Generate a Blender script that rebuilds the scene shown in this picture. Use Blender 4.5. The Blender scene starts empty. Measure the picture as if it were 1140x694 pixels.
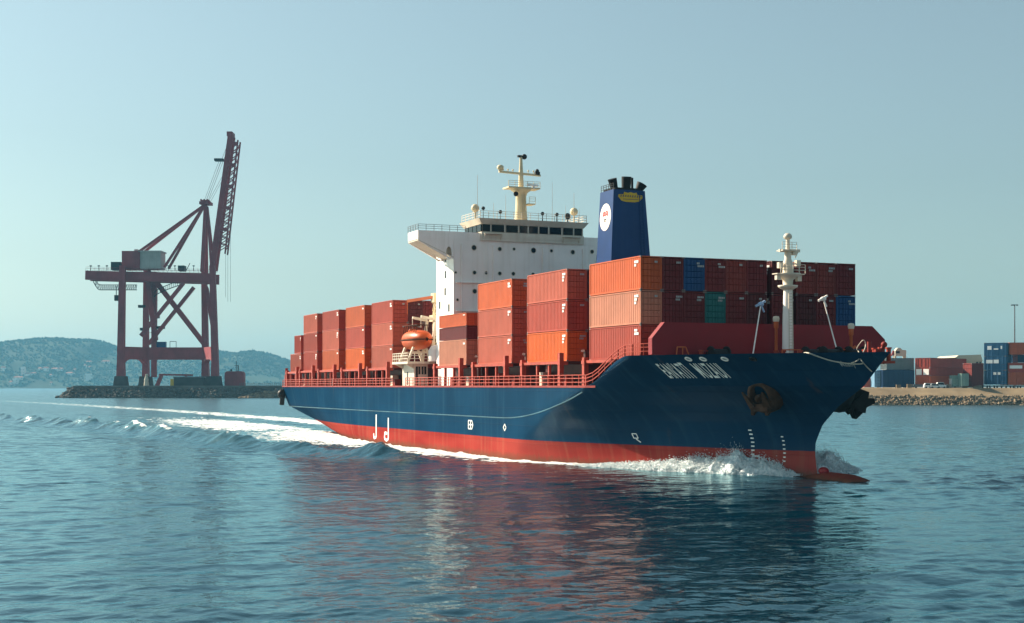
import bpy, math, random
import numpy as np
from mathutils import Vector, Matrix, Euler
R = math.radians
random.seed(7)
rng = np.random.default_rng(11)
SC = bpy.context.scene
COL = SC.collection

# ------------------------------------------------------------------ camera, sky, sun, exposure
CAMH = 9.2
FPX, CX, HY = 1600.0, 570.0, 430.0          # focal length, principal column and horizon row, in the photograph's pixels
cam_d = bpy.data.cameras.new('camera')
cam = bpy.data.objects.new('camera', cam_d); COL.objects.link(cam)
cam.location = (0, 0, CAMH); cam.rotation_euler = (R(90), 0, 0)
cam_d.sensor_width = 36.0; cam_d.lens = 36.0*FPX/1140.0
cam_d.shift_y = (HY-347.0)/1140.0
cam_d.clip_start = 0.5; cam_d.clip_end = 60000
SC.camera = cam

SUN_EL = 31.0
SUN_DIR = Vector((-0.865, 0.50, 0)).normalized()     # horizontal direction towards the sun
sun_az = math.atan2(SUN_DIR.x, SUN_DIR.y)            # from +Y, clockwise towards +X
W = bpy.data.worlds.new('World'); SC.world = W; W.use_nodes = True
nt = W.node_tree; nt.nodes.clear()
sky = nt.nodes.new('ShaderNodeTexSky'); sky.sky_type = 'NISHITA'; sky.sun_disc = False
sky.sun_elevation = R(SUN_EL); sky.sun_rotation = sun_az
sky.air_density = 1.3; sky.dust_density = 1.5; sky.ozone_density = 1.0; sky.altitude = 0
hs = nt.nodes.new('ShaderNodeHueSaturation'); hs.inputs['Saturation'].default_value = 0.5
tint = nt.nodes.new('ShaderNodeMix'); tint.data_type = 'RGBA'; tint.blend_type = 'MULTIPLY'
tint.inputs[0].default_value = 1.0; tint.inputs[7].default_value = (0.735, 0.935, 0.985, 1)
bg = nt.nodes.new('ShaderNodeBackground'); bg.inputs['Strength'].default_value = 0.0525
wo = nt.nodes.new('ShaderNodeOutputWorld')
nt.links.new(sky.outputs[0], hs.inputs['Color']); nt.links.new(hs.outputs[0], tint.inputs[6])
nt.links.new(tint.outputs[2], bg.inputs['Color']); nt.links.new(bg.outputs[0], wo.inputs['Surface'])

sd = bpy.data.lights.new('sun', 'SUN'); sd.energy = 5.0; sd.angle = R(0.5); sd.color = (1.0, 0.86, 0.68)
sun = bpy.data.objects.new('sun', sd); COL.objects.link(sun)
to_sun = Vector((SUN_DIR.x*math.cos(R(SUN_EL)), SUN_DIR.y*math.cos(R(SUN_EL)), math.sin(R(SUN_EL))))
sun.rotation_euler = to_sun.to_track_quat('Z', 'Y').to_euler()
sun.location = to_sun*500
SC.view_settings.view_transform = 'Standard'; SC.view_settings.look = 'None'
SC.view_settings.exposure = 1.15; SC.view_settings.gamma = 1.0; SC.view_settings.use_curve_mapping = False
SC.render.engine = 'CYCLES'
SC.cycles.max_bounces = 6; SC.cycles.volume_bounces = 2
SC.cycles.use_denoising = True

# ------------------------------------------------------------------ helpers
class MB:
    """collects shapes into one mesh"""
    def __init__(s): s.v = []; s.f = []; s.m = []; s.sm = []; s.cur = 0
    def add(s, vs, fs, smooth=False):
        o = len(s.v); s.v.extend([tuple(p) for p in vs])
        for f in fs:
            s.f.append(tuple(i+o for i in f)); s.m.append(s.cur); s.sm.append(smooth)
    def box(s, x0, x1, y0, y1, z0, z1):
        s.add([(x0,y0,z0),(x1,y0,z0),(x1,y1,z0),(x0,y1,z0),(x0,y0,z1),(x1,y0,z1),(x1,y1,z1),(x0,y1,z1)],
              [(0,3,2,1),(4,5,6,7),(0,1,5,4),(1,2,6,5),(2,3,7,6),(3,0,4,7)])
    def frame(s, p0, p1, up=(0,0,1)):
        p0, p1 = Vector(p0), Vector(p1); d = (p1-p0).normalized(); u = Vector(up)
        if abs(d.dot(u)) > .98: u = Vector((1,0,0))
        a = d.cross(u).normalized(); b = a.cross(d).normalized()
        return p0, p1, a, b
    def bar(s, p0, p1, w, h=None, w1=None, h1=None, up=(0,0,1)):
        h = w if h is None else h; w1 = w if w1 is None else w1; h1 = h if h1 is None else h1
        p0, p1, a, b = s.frame(p0, p1, up)
        vs = []
        for p, ww, hh in ((p0,w,h),(p1,w1,h1)):
            for sa, sb in ((-1,-1),(1,-1),(1,1),(-1,1)): vs.append(p+a*(sa*ww/2)+b*(sb*hh/2))
        s.add(vs, [(0,1,2,3),(7,6,5,4),(4,5,1,0),(5,6,2,1),(6,7,3,2),(7,4,0,3)])
    def tube(s, p0, p1, r0, r1=None, n=10, cap=True):
        r1 = r0 if r1 is None else r1
        p0, p1, a, b = s.frame(p0, p1)
        vs = []
        for p, r in ((p0,r0),(p1,r1)):
            for k in range(n):
                t = 2*math.pi*k/n; vs.append(p+a*(r*math.cos(t))+b*(r*math.sin(t)))
        s.add(vs, [(k+n, (k+1)%n+n, (k+1)%n, k) for k in range(n)], True)
        if cap: s.add(vs, [tuple(range(n)), tuple(range(2*n-1, n-1, -1))])
    def path(s, pts, r, n=6):
        for a, b in zip(pts[:-1], pts[1:]): s.tube(a, b, r, r, n, True)
    def lathe(s, prof, c=(0,0,0), n=16, axis='z'):
        vs = []; fs = []
        for r, z in prof:
            for k in range(n):
                t = 2*math.pi*k/n; x, y = r*math.cos(t), r*math.sin(t)
                if axis == 'z': vs.append((c[0]+x, c[1]+y, c[2]+z))
                elif axis == 'x': vs.append((c[0]+z, c[1]+x, c[2]+y))
                else: vs.append((c[0]+y, c[1]+z, c[2]+x))
        for j in range(len(prof)-1):
            for k in range(n): fs.append((j*n+k, j*n+(k+1)%n, (j+1)*n+(k+1)%n, (j+1)*n+k))
        s.add(vs, fs, True)
        s.add(vs, [tuple(range(n-1,-1,-1)), tuple(range((len(prof)-1)*n, len(prof)*n))])
    def ball(s, c, r, n=12, sq=(1,1,1)):
        prof = [(max(1e-3, math.sin(math.pi*j/8)), -math.cos(math.pi*j/8)) for j in range(9)]
        vs = []; fs = []
        for q, z in prof:
            for k in range(n):
                t = 2*math.pi*k/n
                vs.append((c[0]+r*sq[0]*q*math.cos(t), c[1]+r*sq[1]*q*math.sin(t), c[2]+r*sq[2]*z))
        for j in range(8):
            for k in range(n): fs.append((j*n+k, j*n+(k+1)%n, (j+1)*n+(k+1)%n, (j+1)*n+k))
        s.add(vs, fs, True)
    def prism(s, poly, axis, t0, t1):
        """poly: 2D outline; extruded along axis (0 x,1 y,2 z) from t0 to t1"""
        n = len(poly)
        def P(p, t):
            return {0: (t, p[0], p[1]), 1: (p[0], t, p[1]), 2: (p[0], p[1], t)}[axis]
        vs = [P(p, t0) for p in poly]+[P(p, t1) for p in poly]
        s.add(vs, [tuple(range(n-1,-1,-1)), tuple(range(n, 2*n))]+[(k, (k+1)%n, (k+1)%n+n, k+n) for k in range(n)])
    def grid(s, P, smooth=True, wrap=False):
        """P: array (a,b,3)"""
        a, b = P.shape[:2]; fs = []
        for i in range(a-1):
            for j in range(b if wrap else b-1):
                fs.append((i*b+j, i*b+(j+1)%b, (i+1)*b+(j+1)%b, (i+1)*b+j))
        s.add([tuple(p) for p in P.reshape(-1,3)], fs, smooth)
    def mesh(s, name, mats):
        me = bpy.data.meshes.new(name); me.from_pydata(s.v, [], s.f)
        for m in (mats if isinstance(mats, (list, tuple)) else [mats]): me.materials.append(m)
        me.polygons.foreach_set('material_index', s.m); me.polygons.foreach_set('use_smooth', s.sm)
        me.update(); return me
    def build(s, name, mats, parent=None, fix=True):
        me = s.mesh(name, mats)
        if fix:
            import bmesh
            bm = bmesh.new(); bm.from_mesh(me); bmesh.ops.recalc_face_normals(bm, faces=bm.faces); bm.to_mesh(me); bm.free()
        o = bpy.data.objects.new(name, me); COL.objects.link(o)
        if parent: o.parent = parent
        return o

def tag(o, label=None, cat=None, group=None, kind=None):
    for k, v in (('label', label), ('category', cat), ('group', group), ('kind', kind)):
        if v: o[k] = v
    return o
def empty(name, loc=(0,0,0), rz=0.0):
    o = bpy.data.objects.new(name, None); COL.objects.link(o); o.location = loc; o.rotation_euler = (0,0,rz); o.empty_display_size = .2
    return o
def mat(name, col, rough=.55, var=.18, scale=.6, streak=0.0, bump=0.0, metal=0.0, spec=.16, dirt=None, dirt_amt=.35, obj_var=0.0):
    m = bpy.data.materials.new(name); m.use_nodes = True; t = m.node_tree; N = t.nodes; L = t.links
    b = N['Principled BSDF']; b.inputs['Roughness'].default_value = rough; b.inputs['Metallic'].default_value = metal
    b.inputs['Specular IOR Level'].default_value = spec
    tc = N.new('ShaderNodeTexCoord')
    n1 = N.new('ShaderNodeTexNoise'); n1.inputs['Scale'].default_value = scale; n1.inputs['Detail'].default_value = 6
    L.new(tc.outputs['Object'], n1.inputs['Vector'])
    rmp = N.new('ShaderNodeMapRange'); rmp.inputs[1].default_value = .3; rmp.inputs[2].default_value = .7
    rmp.inputs[3].default_value = 1-var; rmp.inputs[4].default_value = 1+var
    L.new(n1.outputs[0], rmp.inputs[0])
    mul = N.new('ShaderNodeMix'); mul.data_type = 'RGBA'; mul.blend_type = 'MULTIPLY'; mul.inputs[0].default_value = 1
    mul.inputs[6].default_value = (*col, 1); L.new(rmp.outputs[0], mul.inputs[7])
    out = mul.outputs[2]
    if streak:
        mp = N.new('ShaderNodeMapping'); mp.inputs['Scale'].default_value = (1.6, 1.6, .07)
        n2 = N.new('ShaderNodeTexNoise'); n2.inputs['Scale'].default_value = 1.0; n2.inputs['Detail'].default_value = 5
        L.new(tc.outputs['Object'], mp.inputs[0]); L.new(mp.outputs[0], n2.inputs['Vector'])
        r2 = N.new('ShaderNodeMapRange'); r2.inputs[1].default_value = .5; r2.inputs[2].default_value = .75; r2.inputs[4].default_value = streak
        L.new(n2.outputs[0], r2.inputs[0])
        mx = N.new('ShaderNodeMix'); mx.data_type = 'RGBA'; mx.inputs[7].default_value = (*(dirt or (.2,.12,.08)), 1)
        L.new(r2.outputs[0], mx.inputs[0]); L.new(out, mx.inputs[6]); out = mx.outputs[2]
    if obj_var:
        oi = N.new('ShaderNodeObjectInfo'); r3 = N.new('ShaderNodeMapRange'); r3.inputs[3].default_value = 1-obj_var; r3.inputs[4].default_value = 1+obj_var
        L.new(oi.outputs['Random'], r3.inputs[0])
        m3 = N.new('ShaderNodeMix'); m3.data_type = 'RGBA'; m3.blend_type = 'MULTIPLY'; m3.inputs[0].default_value = 1
        L.new(out, m3.inputs[6]); L.new(r3.outputs[0], m3.inputs[7]); out = m3.outputs[2]
    L.new(out, b.inputs['Base Color'])
    if bump:
        bp = N.new('ShaderNodeBump'); bp.inputs['Strength'].default_value = 1; bp.inputs['Distance'].default_value = bump
        L.new(n1.outputs[0], bp.inputs['Height']); L.new(bp.outputs[0], b.inputs['Normal'])
    return m
def interp(x, xs, ys): return np.interp(x, xs, ys)

class VNoise:
    """tiling smooth value noise in 2D"""
    def __init__(s, seed): s.g = np.random.default_rng(seed).random((256,256))*2-1
    def __call__(s, x, y):
        xi = np.floor(x).astype(int); yi = np.floor(y).astype(int); fx = x-xi; fy = y-yi
        fx = fx*fx*fx*(fx*(fx*6-15)+10); fy = fy*fy*fy*(fy*(fy*6-15)+10)
        g = s.g; a = g[xi & 255, yi & 255]; b = g[(xi+1) & 255, yi & 255]; c = g[xi & 255, (yi+1) & 255]; d = g[(xi+1) & 255, (yi+1) & 255]
        return (a*(1-fx)+b*fx)*(1-fy)+(c*(1-fx)+d*fx)*fy
    def fbm(s, x, y, o=4):
        t = 0; a = 1; w = 0
        for k in range(o): t = t+a*s(x*2**k+17*k, y*2**k+31*k); w += a; a *= .5
        return t/w
VN = VNoise(3)

# ------------------------------------------------------------------ ship coordinates: x = u towards the bow, y = v towards port, z up from the water
SHIP_O = Vector((13.5, 151.0, 0)); UX = Vector((.3862, -.9224, 0)).normalized(); VX = Vector((-UX.y, UX.x, 0))
SHIP_RZ = math.atan2(UX.y, UX.x)
def S(u, v, z=0.0): return SHIP_O+UX*u+VX*v+Vector((0,0,z))
def to_uv(X, Y):
    dx, dy = X-SHIP_O.x, Y-SHIP_O.y
    return dx*UX.x+dy*UX.y, dx*VX.x+dy*VX.y
def v_at(px, u):                 # the v where the photograph's column px crosses the line u = const
    k = (px-CX)/FPX
    return (k*(SHIP_O.y+UX.y*u)-SHIP_O.x-UX.x*u)/(VX.x-k*VX.y)
def z_at(py, u, v): return CAMH+(HY-py)*(SHIP_O.y+UX.y*u+VX.y*v)/FPX
VC, HB = 13.6, 14.8
DECK, RIM = 9.2, 12.4
ZT = [-3, -1, 0, 1.2, 2.25, 3.5, 5.33, 7.16, 9.2, 12.4]
UST = [12.6, 12.6, 12.4, 12.1, 11.9, 12.0, 13.2, 15.8, 20.0, 23.9]       # stem profile
def u_stem(z): return interp(z, ZT, UST)
def l_ent(z): return interp(z, [-3, 0, 2.6, 5.2, 9.2, 12.4], [46, 44.5, 41, 37, 31, 24.5])
def u_aft(z): return interp(z, [-3, -1, 0, 1, 3, 5.5, 7], [-128, -137, -141, -145, -150, -153.2, -153.6])
def half(u, z):
    u = np.asarray(u, float); z = np.asarray(z, float)
    t = np.clip((u_stem(z)-u)/l_ent(z), 0, 1)
    f = 1-(1-t)**1.35
    k = interp(z, [-3, 0, 2.6, 5.2, 9.2], [.75, .6, .38, .1, .015])
    d = np.clip((u-u_aft(z))/55.0, 0, 1)
    f = f*(1-k*(1-d)**2.0)
    return np.maximum(HB*f, .02)
def hull_v(u, z): return VC-half(u, z)             # starboard shell

# ------------------------------------------------------------------ materials
M = {}
M['cream'] = mat('cream paint', (0.6624, 0.5888, 0.4784), .5, .08, .5, .25, dirt=(.42,.26,.14))
M['white'] = mat('white paint', (.92, .85, .785), .5, .06, .3, .22, dirt=(.5,.38,.26))
M['mast'] = mat('mast paint', (0.6660, 0.5580, 0.3600), .5, .1, .8, .3, dirt=(.4,.24,.1))
M['deckred'] = mat('red deck paint', (0.2520, 0.0288, 0.0225), .55, .2, .8, .25, dirt=(.12,.04,.03))
M['postred'] = mat('orange red frame paint', (0.3800, 0.0522, 0.0304), .5, .18, 1.2, .3, dirt=(.16,.05,.03))
M['wallred'] = mat('breakwater red paint', (0.2280, 0.0123, 0.0181), .5, .1, .3, .15, dirt=(.15,.02,.02))
M['dark'] = mat('dark steel', (0.0200, 0.0192, 0.0208), .5, .3, 1.0)
M['coam'] = mat('hatch coaming paint', (0.0720, 0.0168, 0.0144), .6, .25, .7, .3, dirt=(.04,.02,.015))
M['glass'] = mat('dark glass', (.008, .013, .017), .12, .1, .5, spec=.18)
M['funnel'] = mat('funnel blue', (.010, .045, .15), .42, .08, .4, .12, dirt=(.05,.08,.16))
M['black'] = mat('sooty black', (.012, .012, .013), .6, .2, 1.0)
M['yellow'] = mat('badge yellow', (.62, .4, .04), .5, .1, 1.0)
M['boat'] = mat('lifeboat orange', (0.5225, 0.0855, 0.0171), .38, .08, .8, .12, dirt=(.3,.08,.03))
M['rust'] = mat('rusty steel', (.06, .028, .016), .8, .45, 1.4, bump=.03)
M['rope'] = mat('pale rope', (0.4675, 0.4250, 0.3570), .8, .15, 4)
M['logo'] = mat('logo red', (.5, .06, .06), .5, .05)
M['lettering'] = mat('white lettering', (.86, .86, .82), .55, .08, 3)
M['dull'] = mat('grey lettering', (.33, .34, .34), .6, .2, 3)
M['orangep'] = mat('orange paint', (.6, .14, .05), .5, .1, 1)
M['davitblue'] = mat('pale blue paint', (.3, .42, .6), .5, .1, 1)
M['crane'] = mat('crane red paint', (.26, .046, .056), .6, .18, .12, .3, dirt=(.1,.03,.03))
M['cranegrey'] = mat('machinery house grey', (.40, .40, .37), .6, .12, .2, .2)
M['concrete'] = mat('concrete', (0.1500, 0.1425, 0.1275), .9, .25, .15, .3, dirt=(.08,.07,.06))
M['conc_dark'] = mat('dark concrete', (0.0562, 0.0525, 0.0495), .9, .3, .15)
M['rock'] = mat('rock', (0.0975, 0.0863, 0.0750), .95, .5, .35, bump=.2)
M['rockpale'] = mat('pale rock', (0.2025, 0.1500, 0.0975), .95, .55, .35, bump=.2)
M['earth'] = mat('dry earth', (0.2550, 0.1875, 0.1125), .95, .3, .08)
M['housewall'] = mat('house wall', (.66, .58, .5), .8, .1, .02)
M['houseroof'] = mat('tile roof', (0.2880, 0.1040, 0.0640), .85, .2, .05)
M['warehouse'] = mat('warehouse cream', (0.4960, 0.4640, 0.3680), .7, .08, .06, .15)
M['foliage'] = mat('foliage', (0.0225, 0.0375, 0.0150), .9, .5, .004)
M['hill'] = mat('hillside', (0.0250, 0.0375, 0.0175), .95, .5, .006)
M['carwhite'] = mat('car white', (.7, .7, .68), .3, .05, 1)
M['tyre'] = mat('tyre rubber', (.02, .02, .02), .8, .1, 1)
M['pole'] = mat('galvanised pole', (.12, .13, .14), .6, .1, 1)

def hull_material():
    m = bpy.data.materials.new('hull paint'); m.use_nodes = True; t = m.node_tree; N = t.nodes; L = t.links
    N.remove(N['Principled BSDF']); b = N.new('ShaderNodeBsdfDiffuse'); gl = N.new('ShaderNodeBsdfGlossy'); gl.inputs['Roughness'].default_value = .28; ms = N.new('ShaderNodeMixShader'); ms.inputs[0].default_value = .016
    L.new(b.outputs[0], ms.inputs[1]); L.new(gl.outputs[0], ms.inputs[2]); L.new(ms.outputs[0], N['Material Output'].inputs['Surface'])
    tc = N.new('ShaderNodeTexCoord'); sep = N.new('ShaderNodeSeparateXYZ'); L.new(tc.outputs['Object'], sep.inputs[0])
    def noise(scale, mp=None, det=5):
        n = N.new('ShaderNodeTexNoise'); n.inputs['Scale'].default_value = scale; n.inputs['Detail'].default_value = det
        if mp:
            k = N.new('ShaderNodeMapping'); k.inputs['Scale'].default_value = mp; L.new(tc.outputs['Object'], k.inputs[0]); L.new(k.outputs[0], n.inputs['Vector'])
        else: L.new(tc.outputs['Object'], n.inputs['Vector'])
        return n
    def rng_(src, a, b_, c, d):
        r = N.new('ShaderNodeMapRange'); r.inputs[1].default_value = a; r.inputs[2].default_value = b_; r.inputs[3].default_value = c; r.inputs[4].default_value = d
        L.new(src, r.inputs[0]); return r.outputs[0]
    def mix(f, a, b_, mode='MIX'):
        x = N.new('ShaderNodeMix'); x.data_type = 'RGBA'; x.blend_type = mode
        if isinstance(f, float): x.inputs[0].default_value = f
        else: L.new(f, x.inputs[0])
        for v, i in ((a, 6), (b_, 7)):
            if isinstance(v, tuple): x.inputs[i].default_value = (*v, 1)
            else: L.new(v, x.inputs[i])
        return x.outputs[2]
    big = noise(.12); streak = noise(1.0, (1.1, .3, .05)); fine = noise(2.2)
    panel = noise(.5, (.16, .16, .5), 2)
    blue = mix(rng_(big.outputs[0], .35, .65, 0, 1), (.003, .029, .069), (.0045, .040, .090))
    blue = mix(rng_(streak.outputs[0], .52, .78, 0, .36), blue, (.03, .085, .13))
    red = mix(rng_(panel.outputs[0], .35, .65, 0, 1), (.24, .020, .016), (.32, .042, .030))
    red = mix(rng_(streak.outputs[0], .5, .8, 0, .55), red, (.32, .11, .07))
    wl = N.new('ShaderNodeMath'); wl.operation = 'MULTIPLY_ADD'; L.new(fine.outputs[0], wl.inputs[0]); wl.inputs[1].default_value = -1.2; L.new(sep.outputs[2], wl.inputs[2])
    red = mix(rng_(wl.outputs[0], -.5, .35, .75, 0), red, (.09, .06, .035))
    cmb = N.new('ShaderNodeCombineXYZ'); L.new(sep.outputs[0], cmb.inputs[0]); L.new(sep.outputs[2], cmb.inputs[1])
    br = N.new('ShaderNodeTexBrick'); br.inputs['Scale'].default_value = 1.0; br.inputs['Mortar Size'].default_value = .035; br.inputs['Mortar Smooth'].default_value = .6
    br.inputs['Brick Width'].default_value = 7.5; br.inputs['Row Height'].default_value = 2.15
    br.inputs['Color1'].default_value = (1, 1, 1, 1); br.inputs['Color2'].default_value = (.86, .88, .9, 1); br.inputs['Mortar'].default_value = (.62, .64, .66, 1)
    L.new(cmb.outputs[0], br.inputs['Vector'])
    blue = mix(.55, blue, mix(1.0, blue, br.outputs['Color'], 'MULTIPLY')); red = mix(.6, red, mix(1.0, red, br.outputs['Color'], 'MULTIPLY'))
    rs = noise(1.0, (.55, .3, .035), 4); blue = mix(rng_(rs.outputs[0], .68, .78, 0, .45), blue, (.10, .055, .035))
    ed = N.new('ShaderNodeMath'); ed.operation = 'MULTIPLY_ADD'; L.new(fine.outputs[0], ed.inputs[0]); ed.inputs[1].default_value = .07; L.new(sep.outputs[2], ed.inputs[2])
    edge = rng_(ed.outputs[0], 2.60, 2.66, 0, 1)
    bp = N.new('ShaderNodeBump'); bp.inputs['Distance'].default_value = .012; bp.inputs['Strength'].default_value = 1.0; L.new(br.outputs['Fac'], bp.inputs['Height']); L.new(bp.outputs[0], b.inputs['Normal']); L.new(bp.outputs[0], gl.inputs['Normal'])
    L.new(mix(edge, red, blue), b.inputs['Color'])
    return m
M['hull'] = hull_material()

# ------------------------------------------------------------------ the sea
def fft_band(T, n, lmin, lmax, slope, wind, seed):
    r = np.random.default_rng(seed)
    k1 = np.fft.fftfreq(n, T/n)*2*np.pi
    kx, ky = np.meshgrid(k1, k1, indexing='ij'); k = np.hypot(kx, ky); k[0,0] = 1
    lam = 2*np.pi/k
    w = np.exp(-(np.log2(lam/math.sqrt(lmin*lmax))/(.5*math.log2(lmax/lmin)))**2*1.2)
    cd = (kx*wind[0]+ky*wind[1])/k
    amp = w*k**-2*(.12+np.abs(cd)**2.5)
    amp[0,0] = 0
    h = np.fft.ifft2(amp*(r.normal(size=(n,n))+1j*r.normal(size=(n,n)))).real
    gx = np.gradient(h, T/n, axis=0); gy = np.gradient(h, T/n, axis=1)
    return h*(slope/np.sqrt((gx**2+gy**2).mean()))
def tile_sample(h, T, x, y):
    n = h.shape[0]; fx = x/T*n; fy = y/T*n
    xi = np.floor(fx).astype(int); yi = np.floor(fy).astype(int); fx = fx-xi; fy = fy-yi
    xi %= n; yi %= n; x2 = (xi+1) % n; y2 = (yi+1) % n
    return (h[xi,yi]*(1-fx)+h[x2,yi]*fx)*(1-fy)+(h[xi,y2]*(1-fx)+h[x2,y2]*fx)*fy
WIND = np.array((.45, -.89))
BANDS = []
for (lmin, lmax, slope, T, n, sd_) in ((.6,1.2,.08,41,512,1),(1.2,2.4,.10,57,512,2),(2.4,4.8,.095,97,512,3),(4.8,9.6,.058,173,512,4),(9.6,20,.024,311,256,5),(20,45,.009,701,256,6)):
    a = R({1:20,2:-14,3:8,4:-6,5:12,6:-25}[sd_]); c, s_ = math.cos(a), math.sin(a)
    wv = (WIND[0]*c+WIND[1]*s_, -WIND[0]*s_+WIND[1]*c)
    BANDS.append((math.sqrt(lmin*lmax), fft_band(T, n, lmin, lmax, slope, wv, sd_), T, c, s_))
CREST = np.array([(14,8),(-8,-5),(-25,-10.5),(-42,-14.5),(-66,-18.5),(-91,-22.5),(-130,-26),(-172,-29),(-241,-38),(-282,-47),(-400,-70),(-600,-110)], float)
def poly_dist(u, v, P):
    best = np.full(u.shape, 1e9); sgn = np.zeros(u.shape); par = np.zeros(u.shape); acc = 0.0
    for a, b in zip(P[:-1], P[1:]):
        d = b-a; L2 = (d**2).sum(); t = np.clip(((u-a[0])*d[0]+(v-a[1])*d[1])/L2, 0, 1)
        ex = u-a[0]-t*d[0]; ey = v-a[1]-t*d[1]; dd = np.hypot(ex, ey); m = dd < best
        best = np.where(m, dd, best); sgn = np.where(m, np.sign(d[0]*ey-d[1]*ex), sgn); par = np.where(m, acc+t*math.sqrt(L2), par); acc += math.sqrt(L2)
    return best*sgn, par
def smooth(x, a, b):
    t = np.clip((x-a)/(b-a), 0, 1); return t*t*(3-2*t)
def sea_fields(X, Y, dr):
    h = np.zeros_like(X); lost = np.zeros_like(X)
    for lam, tile, T, c, s_ in BANDS:
        w = smooth(lam/dr, 1.6, 4.0)
        # a second, turned copy of each band at another size breaks up the repeat
        hh = tile_sample(tile, T, X*c+Y*s_, -X*s_+Y*c)*.75+tile_sample(tile, T, (X*s_-Y*c)*.83+13, (X*c+Y*s_)*.83+5)*.35
        h += w*hh
        if lam < 12: lost += (1-w)/5.0
    gust = .55+.75*smooth(VN.fbm(X/60.0+3, Y/120.0, 3), -.35, .4)
    u, v = to_uv(X, Y)
    inlee = smooth(v, -60, -10)*smooth(u, -260, -40)*smooth(-u, -40, 0)
    inlee = np.maximum(inlee, .9*np.exp(-((X-24)/26.0)**2)*smooth(Y, 62, 105)*(1-smooth(Y, 150, 190)))
    h = h+.22*np.sign(h)*h*h
    h *= gust*(1-.5*inlee)
    # wash waves that leave the hull
    d, par = poly_dist(u, v, CREST)
    am = np.zeros_like(u)+.42*smooth(-u, 25, 45)
    for uc, wd, a_ in ((-44, 6, .85), (-70, 9, .45), (-95, 9, .95), (-116, 8, .6), (-142, 10, 1.0), (-163, 8, 1.25), (-182, 8, .8), (-205, 8, .95), (-232, 9, .8), (-255, 8, .9), (-285, 11, .8), (-330, 14, .6)):
        am += a_*np.exp(-((u-uc)/wd)**2)
    am *= 1-.85*smooth(-u, 300, 600)
    dn = d+1.1*VN.fbm(u/8.0, v/8.0, 3)
    wv = np.where(dn > 0, np.exp(-(dn/2.6)**2), np.exp(-(dn/1.1)**2))
    h += am*1.4*wv*(1+.28*VN.fbm(u/2.2, v/2.2, 3))-am*.35*np.exp(-((dn-7)/4.5)**2)
    for off, kk in ((15, .22), (-12, .12), (-25, .08)):
        h += kk*am*np.exp(-((dn-off)/3.5)**2)*smooth(-u, 20, 120)
    # foam
    vh = np.where(u > -141, VC-half(np.clip(u, -141, 12), 0.0), 6.0)
    w = vh-v
    Wd = np.interp(-u, [-10, 0, 12, 45, 80, 110, 150, 190], [1.6, 1.8, 2.2, 8.0, 12, 22, 24, 8])
    side = np.clip(1.22-w/Wd, 0, 1)**.9*(w > -1.5)*(u < 11)*smooth(-u, -12, -4)
    side = side*(1-smooth(-u, 138, 180))
    cen = np.interp(-u, [140, 200, 260, 400, 655, 900], [20, 26, 25, 20, 0, -30])
    aft = smooth(-u, 140, 165)*np.clip(1.4-np.abs(v-cen)/np.interp(-u, [140, 200, 400, 900], [10, 8, 9, 14]), 0, 1)
    aft *= np.interp(-u, [140, 300, 700, 1400], [.95, .72, .5, .0])
    crest = np.exp(-((dn+.2)/1.5)**2)*smooth(am, .75, 1.25)*np.interp(-u, [0, 60, 80, 130, 165, 190, 230, 900], [0, .1, .35, .8, 1.0, .6, .3, .1])
    lace = .5*smooth(-u, 50, 110)*(1-smooth(-u, 210, 360))*smooth(w, -6, 0)*(1-smooth(w, 10, 34))+.3*smooth(-u, 145, 175)*(1-smooth(-u, 220, 420))*smooth(v, -25, -5)*(1-smooth(v, 24, 34))
    foam = np.clip(np.maximum.reduce([side, aft, crest, lace]), 0, 1)
    h += .25*side*VN.fbm(X/1.7, Y/1.7, 3)+.22*aft*VN.fbm(X/4.0, Y/4.0, 3)
    # water pressed down and smoothed right along the hull
    h = np.where((u > -150) & (u < 12) & (np.abs(v-VC) < half(u, 0)+.0), h*.2, h)
    return h, foam, np.clip(lost, 0, 1)
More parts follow.
